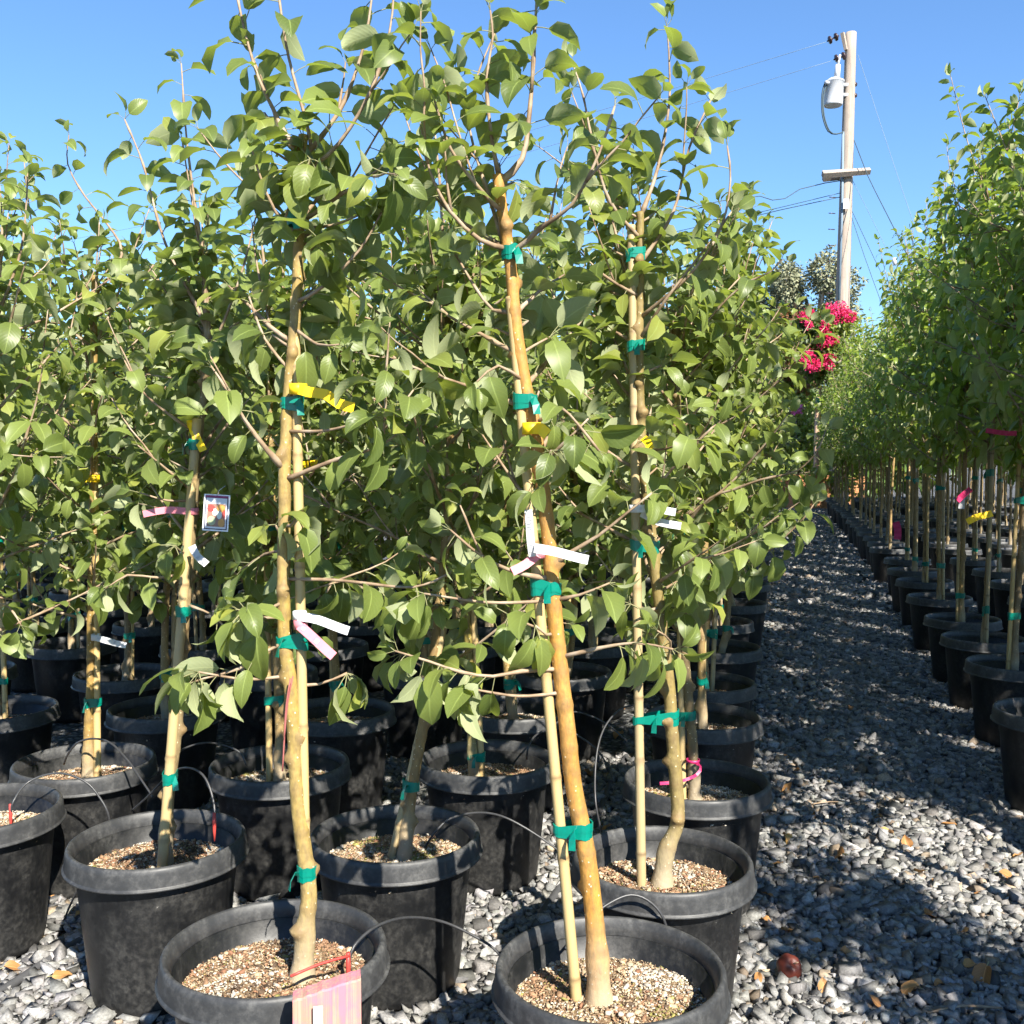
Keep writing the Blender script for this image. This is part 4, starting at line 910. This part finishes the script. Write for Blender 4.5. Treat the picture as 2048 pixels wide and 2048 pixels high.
mb = MB(); Q = spline([pv(*p, 2.005) for p in ((548, 1280), (540, 1330), (536, 1400), (533, 1455))], .02); b0 = T1[2]; mb.tube([q - b0 for q in Q], [.0016] * len(Q), 6); mb.tube([q - b0 + Vector((.005 - .001 * i, 0, .004)) for i, q in enumerate(Q[:6])], [.0014] * 6, 6)
mb.build('red_cord', [m_plain('faded_red_cord', (.30, .09, .08), .7)], T1[0])
# dead red stick in the first pot
mb = MB(); a = pv(548, 1842, 1.93); b = pv(660, 1803, 2.0); mb.tube(spline([a - a, (b - a) * .5 + Vector((0, 0, .004)), b - a], .02), [.0028] * len(spline([a - a, (b - a) * .5 + Vector((0, 0, .004)), b - a], .02)), 7)
tag(mb.build('red_stick', [M_RED_P], None, a), 'thin red plastic stick lying on the soil of the pink board pot', 'stick')

# ------------------------------------------------------------------ pink painted board in front
def board():
    d = 1.74; tl, tr = px(585, 2003, d), px(722, 1957, d + .02); w = (tr - tl).length; base = (tl + tr) / 2; base.z = 0
    root = thing('wooden_board', 'weathered pink painted wooden board standing before a black pot', 'board', base); X = nrm(Vector((tr.x - tl.x, tr.y - tl.y, 0))); Y = Vector((-X.y, X.x, 0)); th = .038
    mb = MB(); z0, z1 = tl.z, tr.z; hw = (Vector((tr.x - tl.x, tr.y - tl.y, 0))).length / 2; N = 14; V = []; F = []
    R = random.Random(3)
    for i in range(N + 1):
        s = i / N; x = -hw + 2 * hw * s; z = z0 + (z1 - z0) * s + R.gauss(0, .0012)
        bev = .003
        for (y, zz) in ((0, -.0), (0, z - bev), (bev, z), (th - bev, z), (th, z - bev), (th, -.0)):
            V.append(X * x + Y * y + Vector((0, 0, max(zz, 0))))
    for i in range(N):
        for k in range(5): F.append((i * 6 + k, (i + 1) * 6 + k, (i + 1) * 6 + k + 1, i * 6 + k + 1))
    F.append(tuple(range(6))); F.append(tuple(N * 6 + k for k in range(5, -1, -1)))
    mb.add(V, F); mb.build('plank', [M_PINKWOOD], root, smooth=False)
    mb = MB(); p = px(636, 2030, d - .0); mb.box(Vector((p.x, p.y, 0)) - base * 1.0 + Vector((0, 0, base.z + tl.z - .035)) + Y * -.001, .016, .003, .055, Matrix((X, Y, Vector((0, 0, 1)))).transposed())
    mb.build('paint_chip', [m_plain('bare_cream_wood', (.72, .66, .45), .8, .2)], root, smooth=False)
board()

# ------------------------------------------------------------------ litter on the gravel
def dry_leaf(u, v, s, label, group, seed, z=0.018):
    R = random.Random(seed); V, F, U = leaf_geo(R, ST8, (-1, -.5, 0, .5, 1), R.uniform(.3, .9), R.uniform(-1.6, 1.6), .08, R.uniform(.5, .75), .2, .02, .2, R.uniform(-1.2, 1.2)); 
    V = V - V.mean(0); me = mesh('fallen_leaf', V * s, F, [M_DRY], True, U); o = obj('fallen_leaf', me, None, ground(u, v, z + s * .08)); o.rotation_euler = (R.gauss(0, .3), R.gauss(0, .3), R.uniform(0, 6.28)); tag(o, label, 'fallen leaf', group)
g3 = lambda x, y: (1300 + x / 2.583, 1300 + y / 2.583)
GL = 'dry leaves scattered on the gravel'
dry_leaf(*g3(975, 1065), .10, 'large tan dry leaf curled on sunlit gravel', GL, 1); dry_leaf(*g3(700, 970), .06, 'dry leaf curled on the gravel', GL, 2)
dry_leaf(*g3(1725, 1680), .085, 'dark brown rounded dry leaf in the shaded gravel', GL, 6); dry_leaf(*g3(1840, 1170), .075, 'reddish brown dry leaf at the pots across the path', GL, 8)
for k, (x, y) in enumerate([(910, 472), (700, 545), (840, 860), (1190, 865), (1230, 940), (1130, 1285), (1890, 1060), (1440, 1365), (710, 1440), (1400, 1140), (925, 680), (1200, 405), (700, 720), (590, 1390), (1660, 1620), (1860, 1340), (1360, 1745), (850, 1500), (1500, 1720), (620, 1265), (780, 350), (650, 1100), (1010, 1560), (1250, 1480), (1560, 900), (1700, 1250), (760, 620), (1040, 300), (900, 1750), (1180, 1830), (1620, 1450), (560, 1700), (1330, 1010), (860, 1180), (1480, 1190)]):
    dry_leaf(*g3(x, y), .03 + .02 * ((k * 7) % 5) / 4 + (.012 if k % 4 == 0 else 0), 'dry leaf curled on the gravel', GL, 20 + k)
for k, (x, y) in enumerate([(1440, 930), (1520, 430), (1380, 640), (1530, 300)]): dry_leaf(*g2(x, y + (0 if k else 0)), .07, 'dry leaf caught among the shaded pots', 'dry leaves among the pots', 60 + k)
for k, (x, y) in enumerate([(310, 1680), (250, 1260), (420, 1360), (60, 1640)]): dry_leaf(*g1(x, y), .06, 'dry leaf on the pale gravel beside the thick pipe', 'dry leaves by the pipe', 80 + k)
def apple():
    R = np.random.default_rng(2); bm_v = []; n, m = 26, 18; p = ground(*g3(718, 1697), .0); s = .033; V = []; F = []
    for j in range(m + 1):
        th = math.pi * j / m
        for k in range(n):
            ph = 2 * math.pi * k / n; r = 1 - .32 * math.exp(-(th / .35) ** 2) - .18 * math.exp(-((math.pi - th) / .4) ** 2) + .035 * math.sin(5 * ph + 3 * th) * math.sin(th) + R.normal(0, .012)
            r -= .22 * math.exp(-((ph - 4.4) ** 2 + (th - 1.0) ** 2) / .10)
            V.append((s * r * math.sin(th) * math.cos(ph), s * r * math.sin(th) * math.sin(ph), s * .9 * r * math.cos(th)))
    for j in range(m):
        for k in range(n): F.append((j * n + k, (j + 1) * n + k, (j + 1) * n + (k + 1) % n, j * n + (k + 1) % n))
    root = thing('fallen_apple', 'shrivelled dark red fallen apple on the gravel', 'apple', p + Vector((0, 0, .0)))
    o = obj('flesh', mesh('flesh', V, F, [M_APPLE]), root, (0, 0, s * .95)); o.rotation_euler = (.7, .4, 0)
    mb = MB(); mb.tube([Vector((0, 0, s * .5)), Vector((.002, 0, s * .9)), Vector((.006, 0, s * 1.15))], [.0016] * 3, 6); st = mb.build('stalk', [M_TWIG], root, (0, 0, s * .95)); st.rotation_euler = (.7, .4, 0)
apple()
def twig(label, a, b, r):
    A, B = ground(*a, .02), ground(*b, .024); mb = MB(); Q = spline([Vector(), (B - A) * .5 + Vector((0, .01, .006)), B - A], .02); mb.tube(Q, [r] * len(Q), 6); tag(mb.build('twig', [M_TWIG], None, A), label, 'twig')
twig('bare twig lying across the gravel by the path edge pots', g3(800, 802), g3(1070, 790), .0025); twig('thin red-brown twig on the sunlit gravel', g3(1430, 1875), g3(1820, 1850), .003)

# ------------------------------------------------------------------ far end of the path
def cloud(blobs, n, size, rng, shell=0.55):
    """leaf-sized bent quads through ellipsoids; returns a foliage mesh description"""
    R = np.random.default_rng(rng); V = []; F = []; U = []; RN = []
    tot = sum(b[3] * b[4] * b[5] for b in blobs) ; b0 = 0; quad = np.array([(-.5, 0, 0), (0, -.02, -.06), (.5, 0, 0), (.42, .6, -.05), (0, 1, -.25), (-.42, .6, -.05), (0, .6, -.12)])
    fc = [(0, 1, 6, 5), (1, 2, 3, 6), (5, 6, 4), (6, 3, 4)]
    for (x, y, z, a, b, c) in blobs:
        m = max(30, int(n * a * b * c / tot)); d = R.normal(size=(m, 3)); d /= np.linalg.norm(d, axis=1)[:, None]; r = shell + (1 - shell) * R.uniform(0, 1, m) ** .6
        lump = 1 + .16 * np.sin(d[:, 0] * 7 + x) * np.sin(d[:, 2] * 6 + z) + .10 * np.sin(d[:, 1] * 11 + y * 3)
        p = np.stack([x + a * d[:, 0] * r * lump, y + b * d[:, 1] * r * lump, z + c * d[:, 2] * r * lump], 1)
        yd = d + R.normal(size=(m, 3)) * .8 + np.array([0, 0, -.3]); yd /= np.linalg.norm(yd, axis=1)[:, None]; zd = d * .5 + np.array([0, 0, .8]) + R.normal(size=(m, 3)) * .5; zd -= yd * (zd * yd).sum(1)[:, None]; zd /= np.linalg.norm(zd, axis=1)[:, None] + 1e-9; xd = np.cross(yd, zd)
        s = size * R.uniform(.6, 1.3, m)
        q = (quad[None, :, 0:1] * xd[:, None] * .6 + quad[None, :, 1:2] * yd[:, None] + quad[None, :, 2:3] * zd[:, None]) * s[:, None, None] + p[:, None]
        V.append(q.reshape(-1, 3)); rn = R.uniform(0, 1, m)
        for i in range(m): F += [tuple(k + b0 + i * 7 for k in f) for f in fc]
        U += [(.2, .1), (.5, 0.05), (.8, .1), (.9, .6), (.5, 1), (.1, .6), (.5, .6)] * m; RN += list(np.repeat(rn, 7)); b0 += m * 7
    return np.concatenate(V), F, U, RN
def cloud_obj(name, blobs, n, size, seed, mat, parent, kind=None, shell=.5):
    V, F, U, RN = cloud(blobs, n, size, seed, shell); return obj(name, mesh(name, V, F, [mat], True, U, {'rnd': ('FLOAT', RN)}), parent, kind=kind)
def far_tree(name, label, cat, base, h, blobs, n, size, seed, mat, tr, group=None, tmat=None, wood=True):
    root = thing(name, label, cat, base, group); R = random.Random(seed)
    mb = MB(); top = Vector((R.gauss(0, .1), 0, h * .75)); P = spline([Vector((0, 0, 0)), Vector((R.gauss(0, .05), 0, h * .3)), top], .3); mb.tube(P, [tr * (1 - .7 * i / len(P)) for i in range(len(P))], 9)
    for (x, y, z, a, b, c) in blobs:
        q = on_trunk(P, min(max(z - c * .8, h * .25), h * .7)); mb.tube([q, q.lerp(Vector((x, y, z)), .55) + Vector((0, 0, .1)), Vector((x, y, z + c * .4))], [tr * .45, tr * .3, tr * .08], 6)
    mb.build('trunk', [tmat or M_POLE], root); cloud_obj('crown', blobs, n, size, seed, mat, root, 'stuff'); return root
R = random.Random(31)
def rblobs(n, rx, ry, z0, z1, s0, s1, R): return [(R.uniform(-rx, rx), R.uniform(-ry, ry), R.uniform(z0, z1), R.uniform(s0, s1), R.uniform(s0, s1), R.uniform(s0, s1) * .85) for k in range(n)]
# two grey-green trees far behind
for (u, vt, d, wid, lab, sd) in ((1556, 528, 75, 3.2, 'grey-green far tree, lower crown at the end of the gravel path', 1), (1632, 508, 72, 3.4, 'grey-green far tree just beside the utility pole', 2)):
    p = px(u, 922, d); h = px(u, vt, d).z; Rr = random.Random(sd)
    bl = [(Rr.uniform(-wid, wid) * (1 - abs(z - .5) * .9), Rr.uniform(-2, 2), h * (.25 + .66 * z), Rr.uniform(1.0, 1.9), Rr.uniform(1.0, 1.9), Rr.uniform(.9, 1.6)) for z in [i / 15 for i in range(16)]] + [(Rr.uniform(-.8, .8), 0, h * .90, 1.3, 1.3, 1.3)]
    far_tree('far_tree', lab, 'tree', (p.x, p.y, 0), h, bl, 15000, .24, 50 + sd, M_FAR, .35, 'grey-green trees beyond the nursery')
# crape myrtle with hot pink flowers in a wooden box
DC = 29.0
def crape():
    p = px(1634, 922, DC); base = Vector((p.x, p.y, 0)); root = thing('crape_myrtle', 'crape myrtle with hot pink flower clusters at the path end', 'tree', base)
    at = lambda u, v, o=0: px(u, v, DC + o) - base
    mb = MB(); P = spline([Vector((0, 0, .3)), at(1634, 880), at(1637, 800), at(1640, 740)], .2); mb.tube(P, [.085] * len(P), 9); mb.build('trunk', [m_wood('crape_bark', (.45, .27, .17), (.58, .38, .26), (10, 10, 1))], root)
    for (u, v) in ((1618, 690), (1640, 650), (1665, 640), (1600, 640), (1655, 690)):
        mb = MB(); q = at(1640, 740); mb.tube([q, q.lerp(at(u, v), .5) + Vector((0, 0, .1)), at(u, v)], [.05, .035, .015], 7); mb.build('branch', [M_POLE], root)
    bl = [(*at(u, v, R.uniform(-.6, .6)), s, s, s) for (u, v, s) in ((1640, 665, .5), (1618, 680, .4), (1662, 650, .42), (1628, 640, .4), (1650, 700, .4), (1628, 730, .4), (1645, 738, .4), (1665, 680, .4), (1612, 650, .35), (1688, 642, .32))]
    cloud_obj('crown', bl, 4200, .13, 77, M_SHRUB, root, 'stuff', .25)
    for k, (u, v, s) in enumerate(((1610, 633, .16), (1621, 628, .14), (1618, 648, .10), (1657, 628, .20), (1668, 620, .22), (1680, 617, .22), (1688, 625, .18), (1692, 636, .14), (1667, 640, .16), (1704, 634, .14), (1651, 652, .14), (1650, 664, .13), (1657, 674, .13), (1644, 681, .17), (1654, 681, .17), (1667, 679, .14), (1618, 712, .18), (1613, 724, .17), (1624, 730, .17), (1634, 730, .14), (1657, 718, .17), (1658, 730, .12))):
        c = at(u, v, -1.0 if v > 640 else -.7); cloud_obj('flower_cluster', [(c.x, c.y, c.z, s, s, s * 1.1)], 170, .065, 200 + k, M_FLOWER, root, None, .3)
    mb = MB(); q = at(1638, 802); mb.tube([q + Vector((0, 0, -.08)), q + Vector((0, 0, .08))], [.10, .10], 10); mb.build('tie', [M_GREEN], root)
crape()
def bush(label, u, d, vt, rx, n, seed, mat, size=.16, red=None, group='shrubs closing off the path end'):
    p = px(u, 922, d); h = px(u, vt, d).z; Rr = random.Random(seed); bl = [(Rr.uniform(-rx, rx) * (1.05 - .5 * z), Rr.uniform(-.6, .6), .4 + (h - .9) * z, Rr.uniform(.45, .75), .6, Rr.uniform(.5, .75)) for z in [i / 13 for i in range(14)]]
    t = far_tree('shrub', label, 'shrub', (p.x, p.y, 0), h * .8, bl, n, size, seed, mat, .07, group)
    if red: cloud_obj('bronze_tips', [(b[0], b[1] - .2, b[2], b[3] * 1.05, b[4] * 1.05, b[5]) for b in bl if b[2] > h * .6], n // 4, size, seed + 5, M_RED, t, 'stuff')
bush('tall shrub with bronze-red tips beside the crape myrtle', 1570, 32, 622, 1.0, 6500, 301, M_SHRUB, .16, True); bush('green shrub behind the crape myrtle trunk', 1622, 34, 640, 1.3, 6500, 302, M_SHRUB); bush('pale leafy shrub hiding the foot of the utility pole', 1694, 28.3, 632, .42, 5200, 303, M_LEAF2, .12)
bush('olive green shrub seen past the path end, left of bronze one', 1500, 33, 660, 1.2, 5000, 304, M_SHRUB); bush('loose yellow-green shrub above the planter boxes', 1600, 31, 790, .8, 3500, 305, M_LEAF2, .14)
p = px(1592, 818, 30.2); fl = thing('flowering_shrub', 'small shrub with one magenta pink bloom at the path end', 'shrub', (p.x, p.y, 0)); mb = MB(); mb.tube([Vector((0, 0, 0)), Vector((.03, 0, p.z * .6)), Vector((0, 0, p.z))], [.03, .02, .01], 6); mb.build('stem', [M_TWIG], fl)
cloud_obj('crown', [(0, .2, p.z * .5, .35, .35, p.z * .4)], 700, .13, 9, M_SHRUB, fl, 'stuff', .2); cloud_obj('flower_cluster', [(0, 0, p.z, .17, .14, .12)], 110, .10, 10, m_leaf('magenta_petal', (.75, .08, .35), (.85, .16, .45), (.9, .3, .55), (.8, .2, .45), (.9, .2, .5), .6), fl)
def planter(label, u0, u1, d, h, deep):
    a, b = px(u0, 922, d), px(u1, 922, d); w = b.x - a.x; root = thing('planter_box', label, 'planter box', ((a.x + b.x) / 2, a.y + deep / 2, 0), 'wooden planter boxes at the path end'); n = 5; R = random.Random(int(u0))
    for side in range(4):
        for k in range(n):
            mb = MB(); hh = h / n; z = hh * (k + .5); L = (w if side % 2 == 0 else deep - .16)
            c = [(0, -deep / 2, z), (w / 2 - .04, 0, z), (0, deep / 2, z), (-w / 2 + .04, 0, z)][side]
            mb.box(c, L if side % 2 == 0 else .05, .05 if side % 2 == 0 else L, hh - .018, Matrix.Rotation(R.gauss(0, .004), 3, 'Y')); mb.build('plank', [M_BOXWOOD], root, smooth=False)
    for sx in (-1, 1):
        mb = MB(); mb.box((sx * (w / 2 - .1), -deep / 2 - .045, h / 2), .1, .04, h * .98); mb.build('batten', [M_BOXWOOD], root, smooth=False)
    mb = MB(); mb.box((0, 0, h - .12), w - .12, deep - .14, .04); mb.build('soil', [M_SOIL], root, smooth=False)
planter('orange wooden planter box holding the crape myrtle', 1592, 1662, DC - .5, .98, 1.0); planter('orange wooden planter box partly behind the fruit tree pots', 1668, 1730, DC + .4, 1.0, 1.0); planter('wooden planter box beside the end of the big block', 1528, 1586, DC + .6, .95, 1.0)
mb = MB(); a, b = px(1540, 922, 36), px(1700, 922, 36); n = 4
wall = thing('block_wall', 'low pale tan block wall behind the planter boxes', 'wall', ((a.x + b.x) / 2, a.y, 0)); Ww = b.x - a.x
for r_ in range(6):
    for k in range(11):
        mb = MB(); mb.box((-Ww / 2 + Ww * (k + .5 + (.5 if r_ % 2 else 0)) / 11.5, 0, .12 + .235 * r_), Ww / 11.5 - .02, .22, .222); mb.build('block', [M_WALL], wall, smooth=False)
# hedge line that closes the gaps low behind the big block
bl = [(x, 44 + (-9 if x > 9 else 0) + R.uniform(-2, 2), R.uniform(1.0, 2.6), R.uniform(1.6, 2.6), 1.5, R.uniform(1.0, 1.6)) for x in np.concatenate([np.arange(-30, 7, 1.5), np.arange(11, 30, 1.5)])]
tl = cloud_obj('tree_line', bl, 14000, .34, 401, M_SHRUB, None, 'stuff'); tag(tl, 'dark green far-off tree line low behind the potted trees', 'trees')

# ------------------------------------------------------------------ utility pole and lines
DP = 29.5
def pole():
    at = lambda u, v, o=0: px(u, v, DP + o); b0 = at(1684, 922); base = Vector((b0.x - .15, b0.y, 0)); root = thing('utility_pole', 'weathered wooden utility pole with grey transformer and crossarm', 'utility pole', base)
    A = lambda u, v, o=0: at(u, v, o) - base
    top = A(1702, 66); P = [Vector((0, 0, 0)), Vector((0, 0, 0)).lerp(top, .33), Vector((0, 0, 0)).lerp(top, .66), top]; P = spline(P, .5); mb = MB(); mb.tube(P, [.235 - .085 * i / len(P) for i in range(len(P))], 16); mb.build('pole', [M_POLE], root)
    mb = MB()
    for (ua, ub, va, vb, th) in ((1645, 1740, 349, 342, .14),): mb.tube([A(ua, va, -.3), A(ub, vb, -.3)], [.115, .10], 4)
    mb.build('crossarm', [M_POLE], root, smooth=False); mb = MB(); mb.tube([A(1646, 357, .3), A(1695, 352, .3)], [.10, .10], 4); mb.build('crossarm', [M_POLE], root, smooth=False)
    mb = MB(); mb.tube([A(1685, 66, -.1), A(1692, 100, -.1)], [.07, .06], 4); mb.build('bracket_arm', [M_POLE], root, smooth=False)
    for (u, v) in ((1672, 74), (1660, 80), (1673, 117), (1687, 112)):
        c = A(u, v, -.2); mb = MB(); ax = nrm(A(u + 12, v - 5, -.2) - c); mb.tube([c - ax * .09, c - ax * .03, c - ax * .02, c + ax * .02, c + ax * .03, c + ax * .09], [.02, .03, .11, .11, .03, .02], 10); mb.build('insulator', [M_DARK], root)
    mb = MB(); mb.tube([A(1680, 110, -.25), A(1676, 130, -.25)], [.035, .035], 8); mb.build('cutout', [M_STEEL], root); mb = MB(); mb.tube([A(1676, 130, -.25), A(1674, 155, -.25)], [.045, .06], 10, [(.06 * k, .012, .03, None) for k in range(7)]); mb.build('bushing', [M_STEEL], root)
    c = A(1668, 0, -.25); t0, t1 = A(1669, 157, -.25), A(1666, 212, -.25); ax = t1 - t0; r = .265
    pr = [(0.0, 0), (.55, .0), (.98, .10), (1.06, .11), (1.06, .15), (1.0, .16), (1.0, .93), (.97, .98), (.90, 1.0), (.0, .985)]
    mb = MB(); P2 = [t0 + ax * z for (q, z) in pr]; v_, f_ = [], []
    for (q, z) in pr:
        for k in range(24): a = 2 * math.pi * k / 24; v_.append(t0 + ax * z + Vector((math.cos(a), math.sin(a), 0)) * r * max(q, .001))
    for j in range(len(pr) - 1):
        for k in range(24): f_.append((j * 24 + k, (j + 1) * 24 + k, (j + 1) * 24 + (k + 1) % 24, j * 24 + (k + 1) % 24))
    mb.add(v_, f_); tr = mb.build('transformer', [M_STEEL], root)
    for v in (170, 190): mb = MB(); q0, q1 = A(1682, v, -.2), A(1698, v, -.05); mb.tube([q0, q1], [.06, .06], 6); mb.build('bracket', [M_STEEL], tr)
    mb = MB(); q = A(1655, 165, -.45); mb.tube([q + Vector((.05, .1, 0)), q, q + Vector((-.06, -.06, -.02))], [.06, .05, .05], 8); mb.build('terminal', [M_STEEL], tr)
    for v in (169, 191): mb = MB(); q = A(1712, v); mb.tube([q + Vector((-.08, 0, 0)), q + Vector((.02, 0, 0))], [.09, .05], 10); mb.build('bolt_plate', [M_DARK], root)
    for (x0, x1) in ((1650, 1644), (1655, 1647)): mb = MB(); mb.tube(spline([A(x0, 165, -.4), A(x1, 190, -.4), A(x1 + 1, 230, -.4), A(x1 + 12, 262, -.35), A(1672, 268, -.25), A(1686, 264, -.15)], .1), [.022] * len(spline([A(x0, 165, -.4), A(x1, 190, -.4), A(x1 + 1, 230, -.4), A(x1 + 12, 262, -.35), A(1672, 268, -.25), A(1686, 264, -.15)], .1)), 6); mb.build('lead_cable', [M_WIRE], root)
    mb = MB(); Q = [A(1686, 264, -.1), A(1684, 420, -.15), A(1678, 600, -.2)]; mb.tube(Q, [.04] * 3, 6); mb.build('conduit', [M_WIRE2], root)
    mb = MB(); q = A(1692, 408, -.28); mb.box(q, .16, .04, .28); mb.build('notice_plate', [M_WHT], root, smooth=False)
    for k in range(7): v = 395 + 32 * k; mb = MB(); q = A(1692 - (v - 66) * .032 - 10, v); mb.tube([q, q + Vector((-.2, -.05, 0))], [.014, .014], 5); mb.build('climbing_step', [M_DARK], root)
pole()
def wire(label, pts, r, mat):
    base = pts[0].copy(); Q = spline([p - base for p in pts], 1.0); mb = MB(); mb.tube(Q, [r] * len(Q), 5); tag(mb.build('power_line', [mat], None, base), label, 'cable', 'cables from the utility pole')
def span(u, v, end, sag, n=8, o=-.2):
    a = px(u, v, DP + o); return [a.lerp(end, i / n) - Vector((0, 0, sag * 4 * (i / n) * (1 - i / n))) for i in range(n + 1)]
wire('thin upper power line from the pole top', span(1652, 84, px(-500, 545, 62), 1.6), .007, M_WIRE2); wire('thin second power line from the cutout by the transformer', span(1662, 122, px(-500, 590, 62), 1.6), .007, M_WIRE2)
wire('black service cable from the crossarm with a drooping joint', [px(1690, 360, DP), px(1650, 366, DP), px(1600, 378, DP - .2), px(1570, 397, DP - .3), px(1545, 400, DP - .4), px(1520, 392, DP - .5), px(1440, 402, DP - .8), px(1200, 460, DP - 1.5), px(700, 600, DP - 3)], .014, M_WIRE)
wire('upper cable of a pair below the crossarm', [px(1680, 386, DP), px(1560, 415, DP + 1), px(1460, 438, DP + 2), px(1300, 475, DP + 4), px(900, 560, DP + 9)], .010, M_WIRE); wire('lower cable of a pair below the crossarm', [px(1680, 394, DP), px(1560, 420, DP + 1), px(1460, 444, DP + 2), px(1300, 484, DP + 4), px(900, 575, DP + 9)], .012, M_WIRE)
wire('guy cable slanting down past the crossarm end to the fruit trees', [px(1708, 280, DP), px(1735, 350, DP - .8), px(1790, 460, DP - 3), px(1870, 620, DP - 6), px(1990, 800, DP - 9)], .013, M_WIRE)
wire('steep guy wire close to the pole foot, inner', [px(1702, 430, DP), px(1728, 510, DP - .6), px(1790, 680, DP - 2)], .009, M_WIRE); wire('steep guy wire close to the pole foot, outer', [px(1703, 420, DP), px(1750, 520, DP - .6), px(1830, 680, DP - 2)], .009, M_WIRE)
wire('thin cable with a white clip slanting off the crossarm', [px(1706, 362, DP), px(1760, 470, DP - .6), px(1805, 570, DP - 1.5), px(1870, 700, DP - 3)], .006, M_WIRE2); wire('faint thin cable slanting from the pole top', [px(1716, 110, DP), px(1765, 260, DP - 1), px(1825, 440, DP - 3), px(1900, 650, DP - 6)], .007, M_WIRE2)
mb = MB(); c = px(1788, 523, DP - 1.1); mb.tube([Vector((0, 0, .1)), Vector((.03, 0, -.1))], [.06, .06], 8); tag(mb.build('cable_clip', [M_WHT], None, c), 'small white clip on the thin slanting cable', 'cable clip')
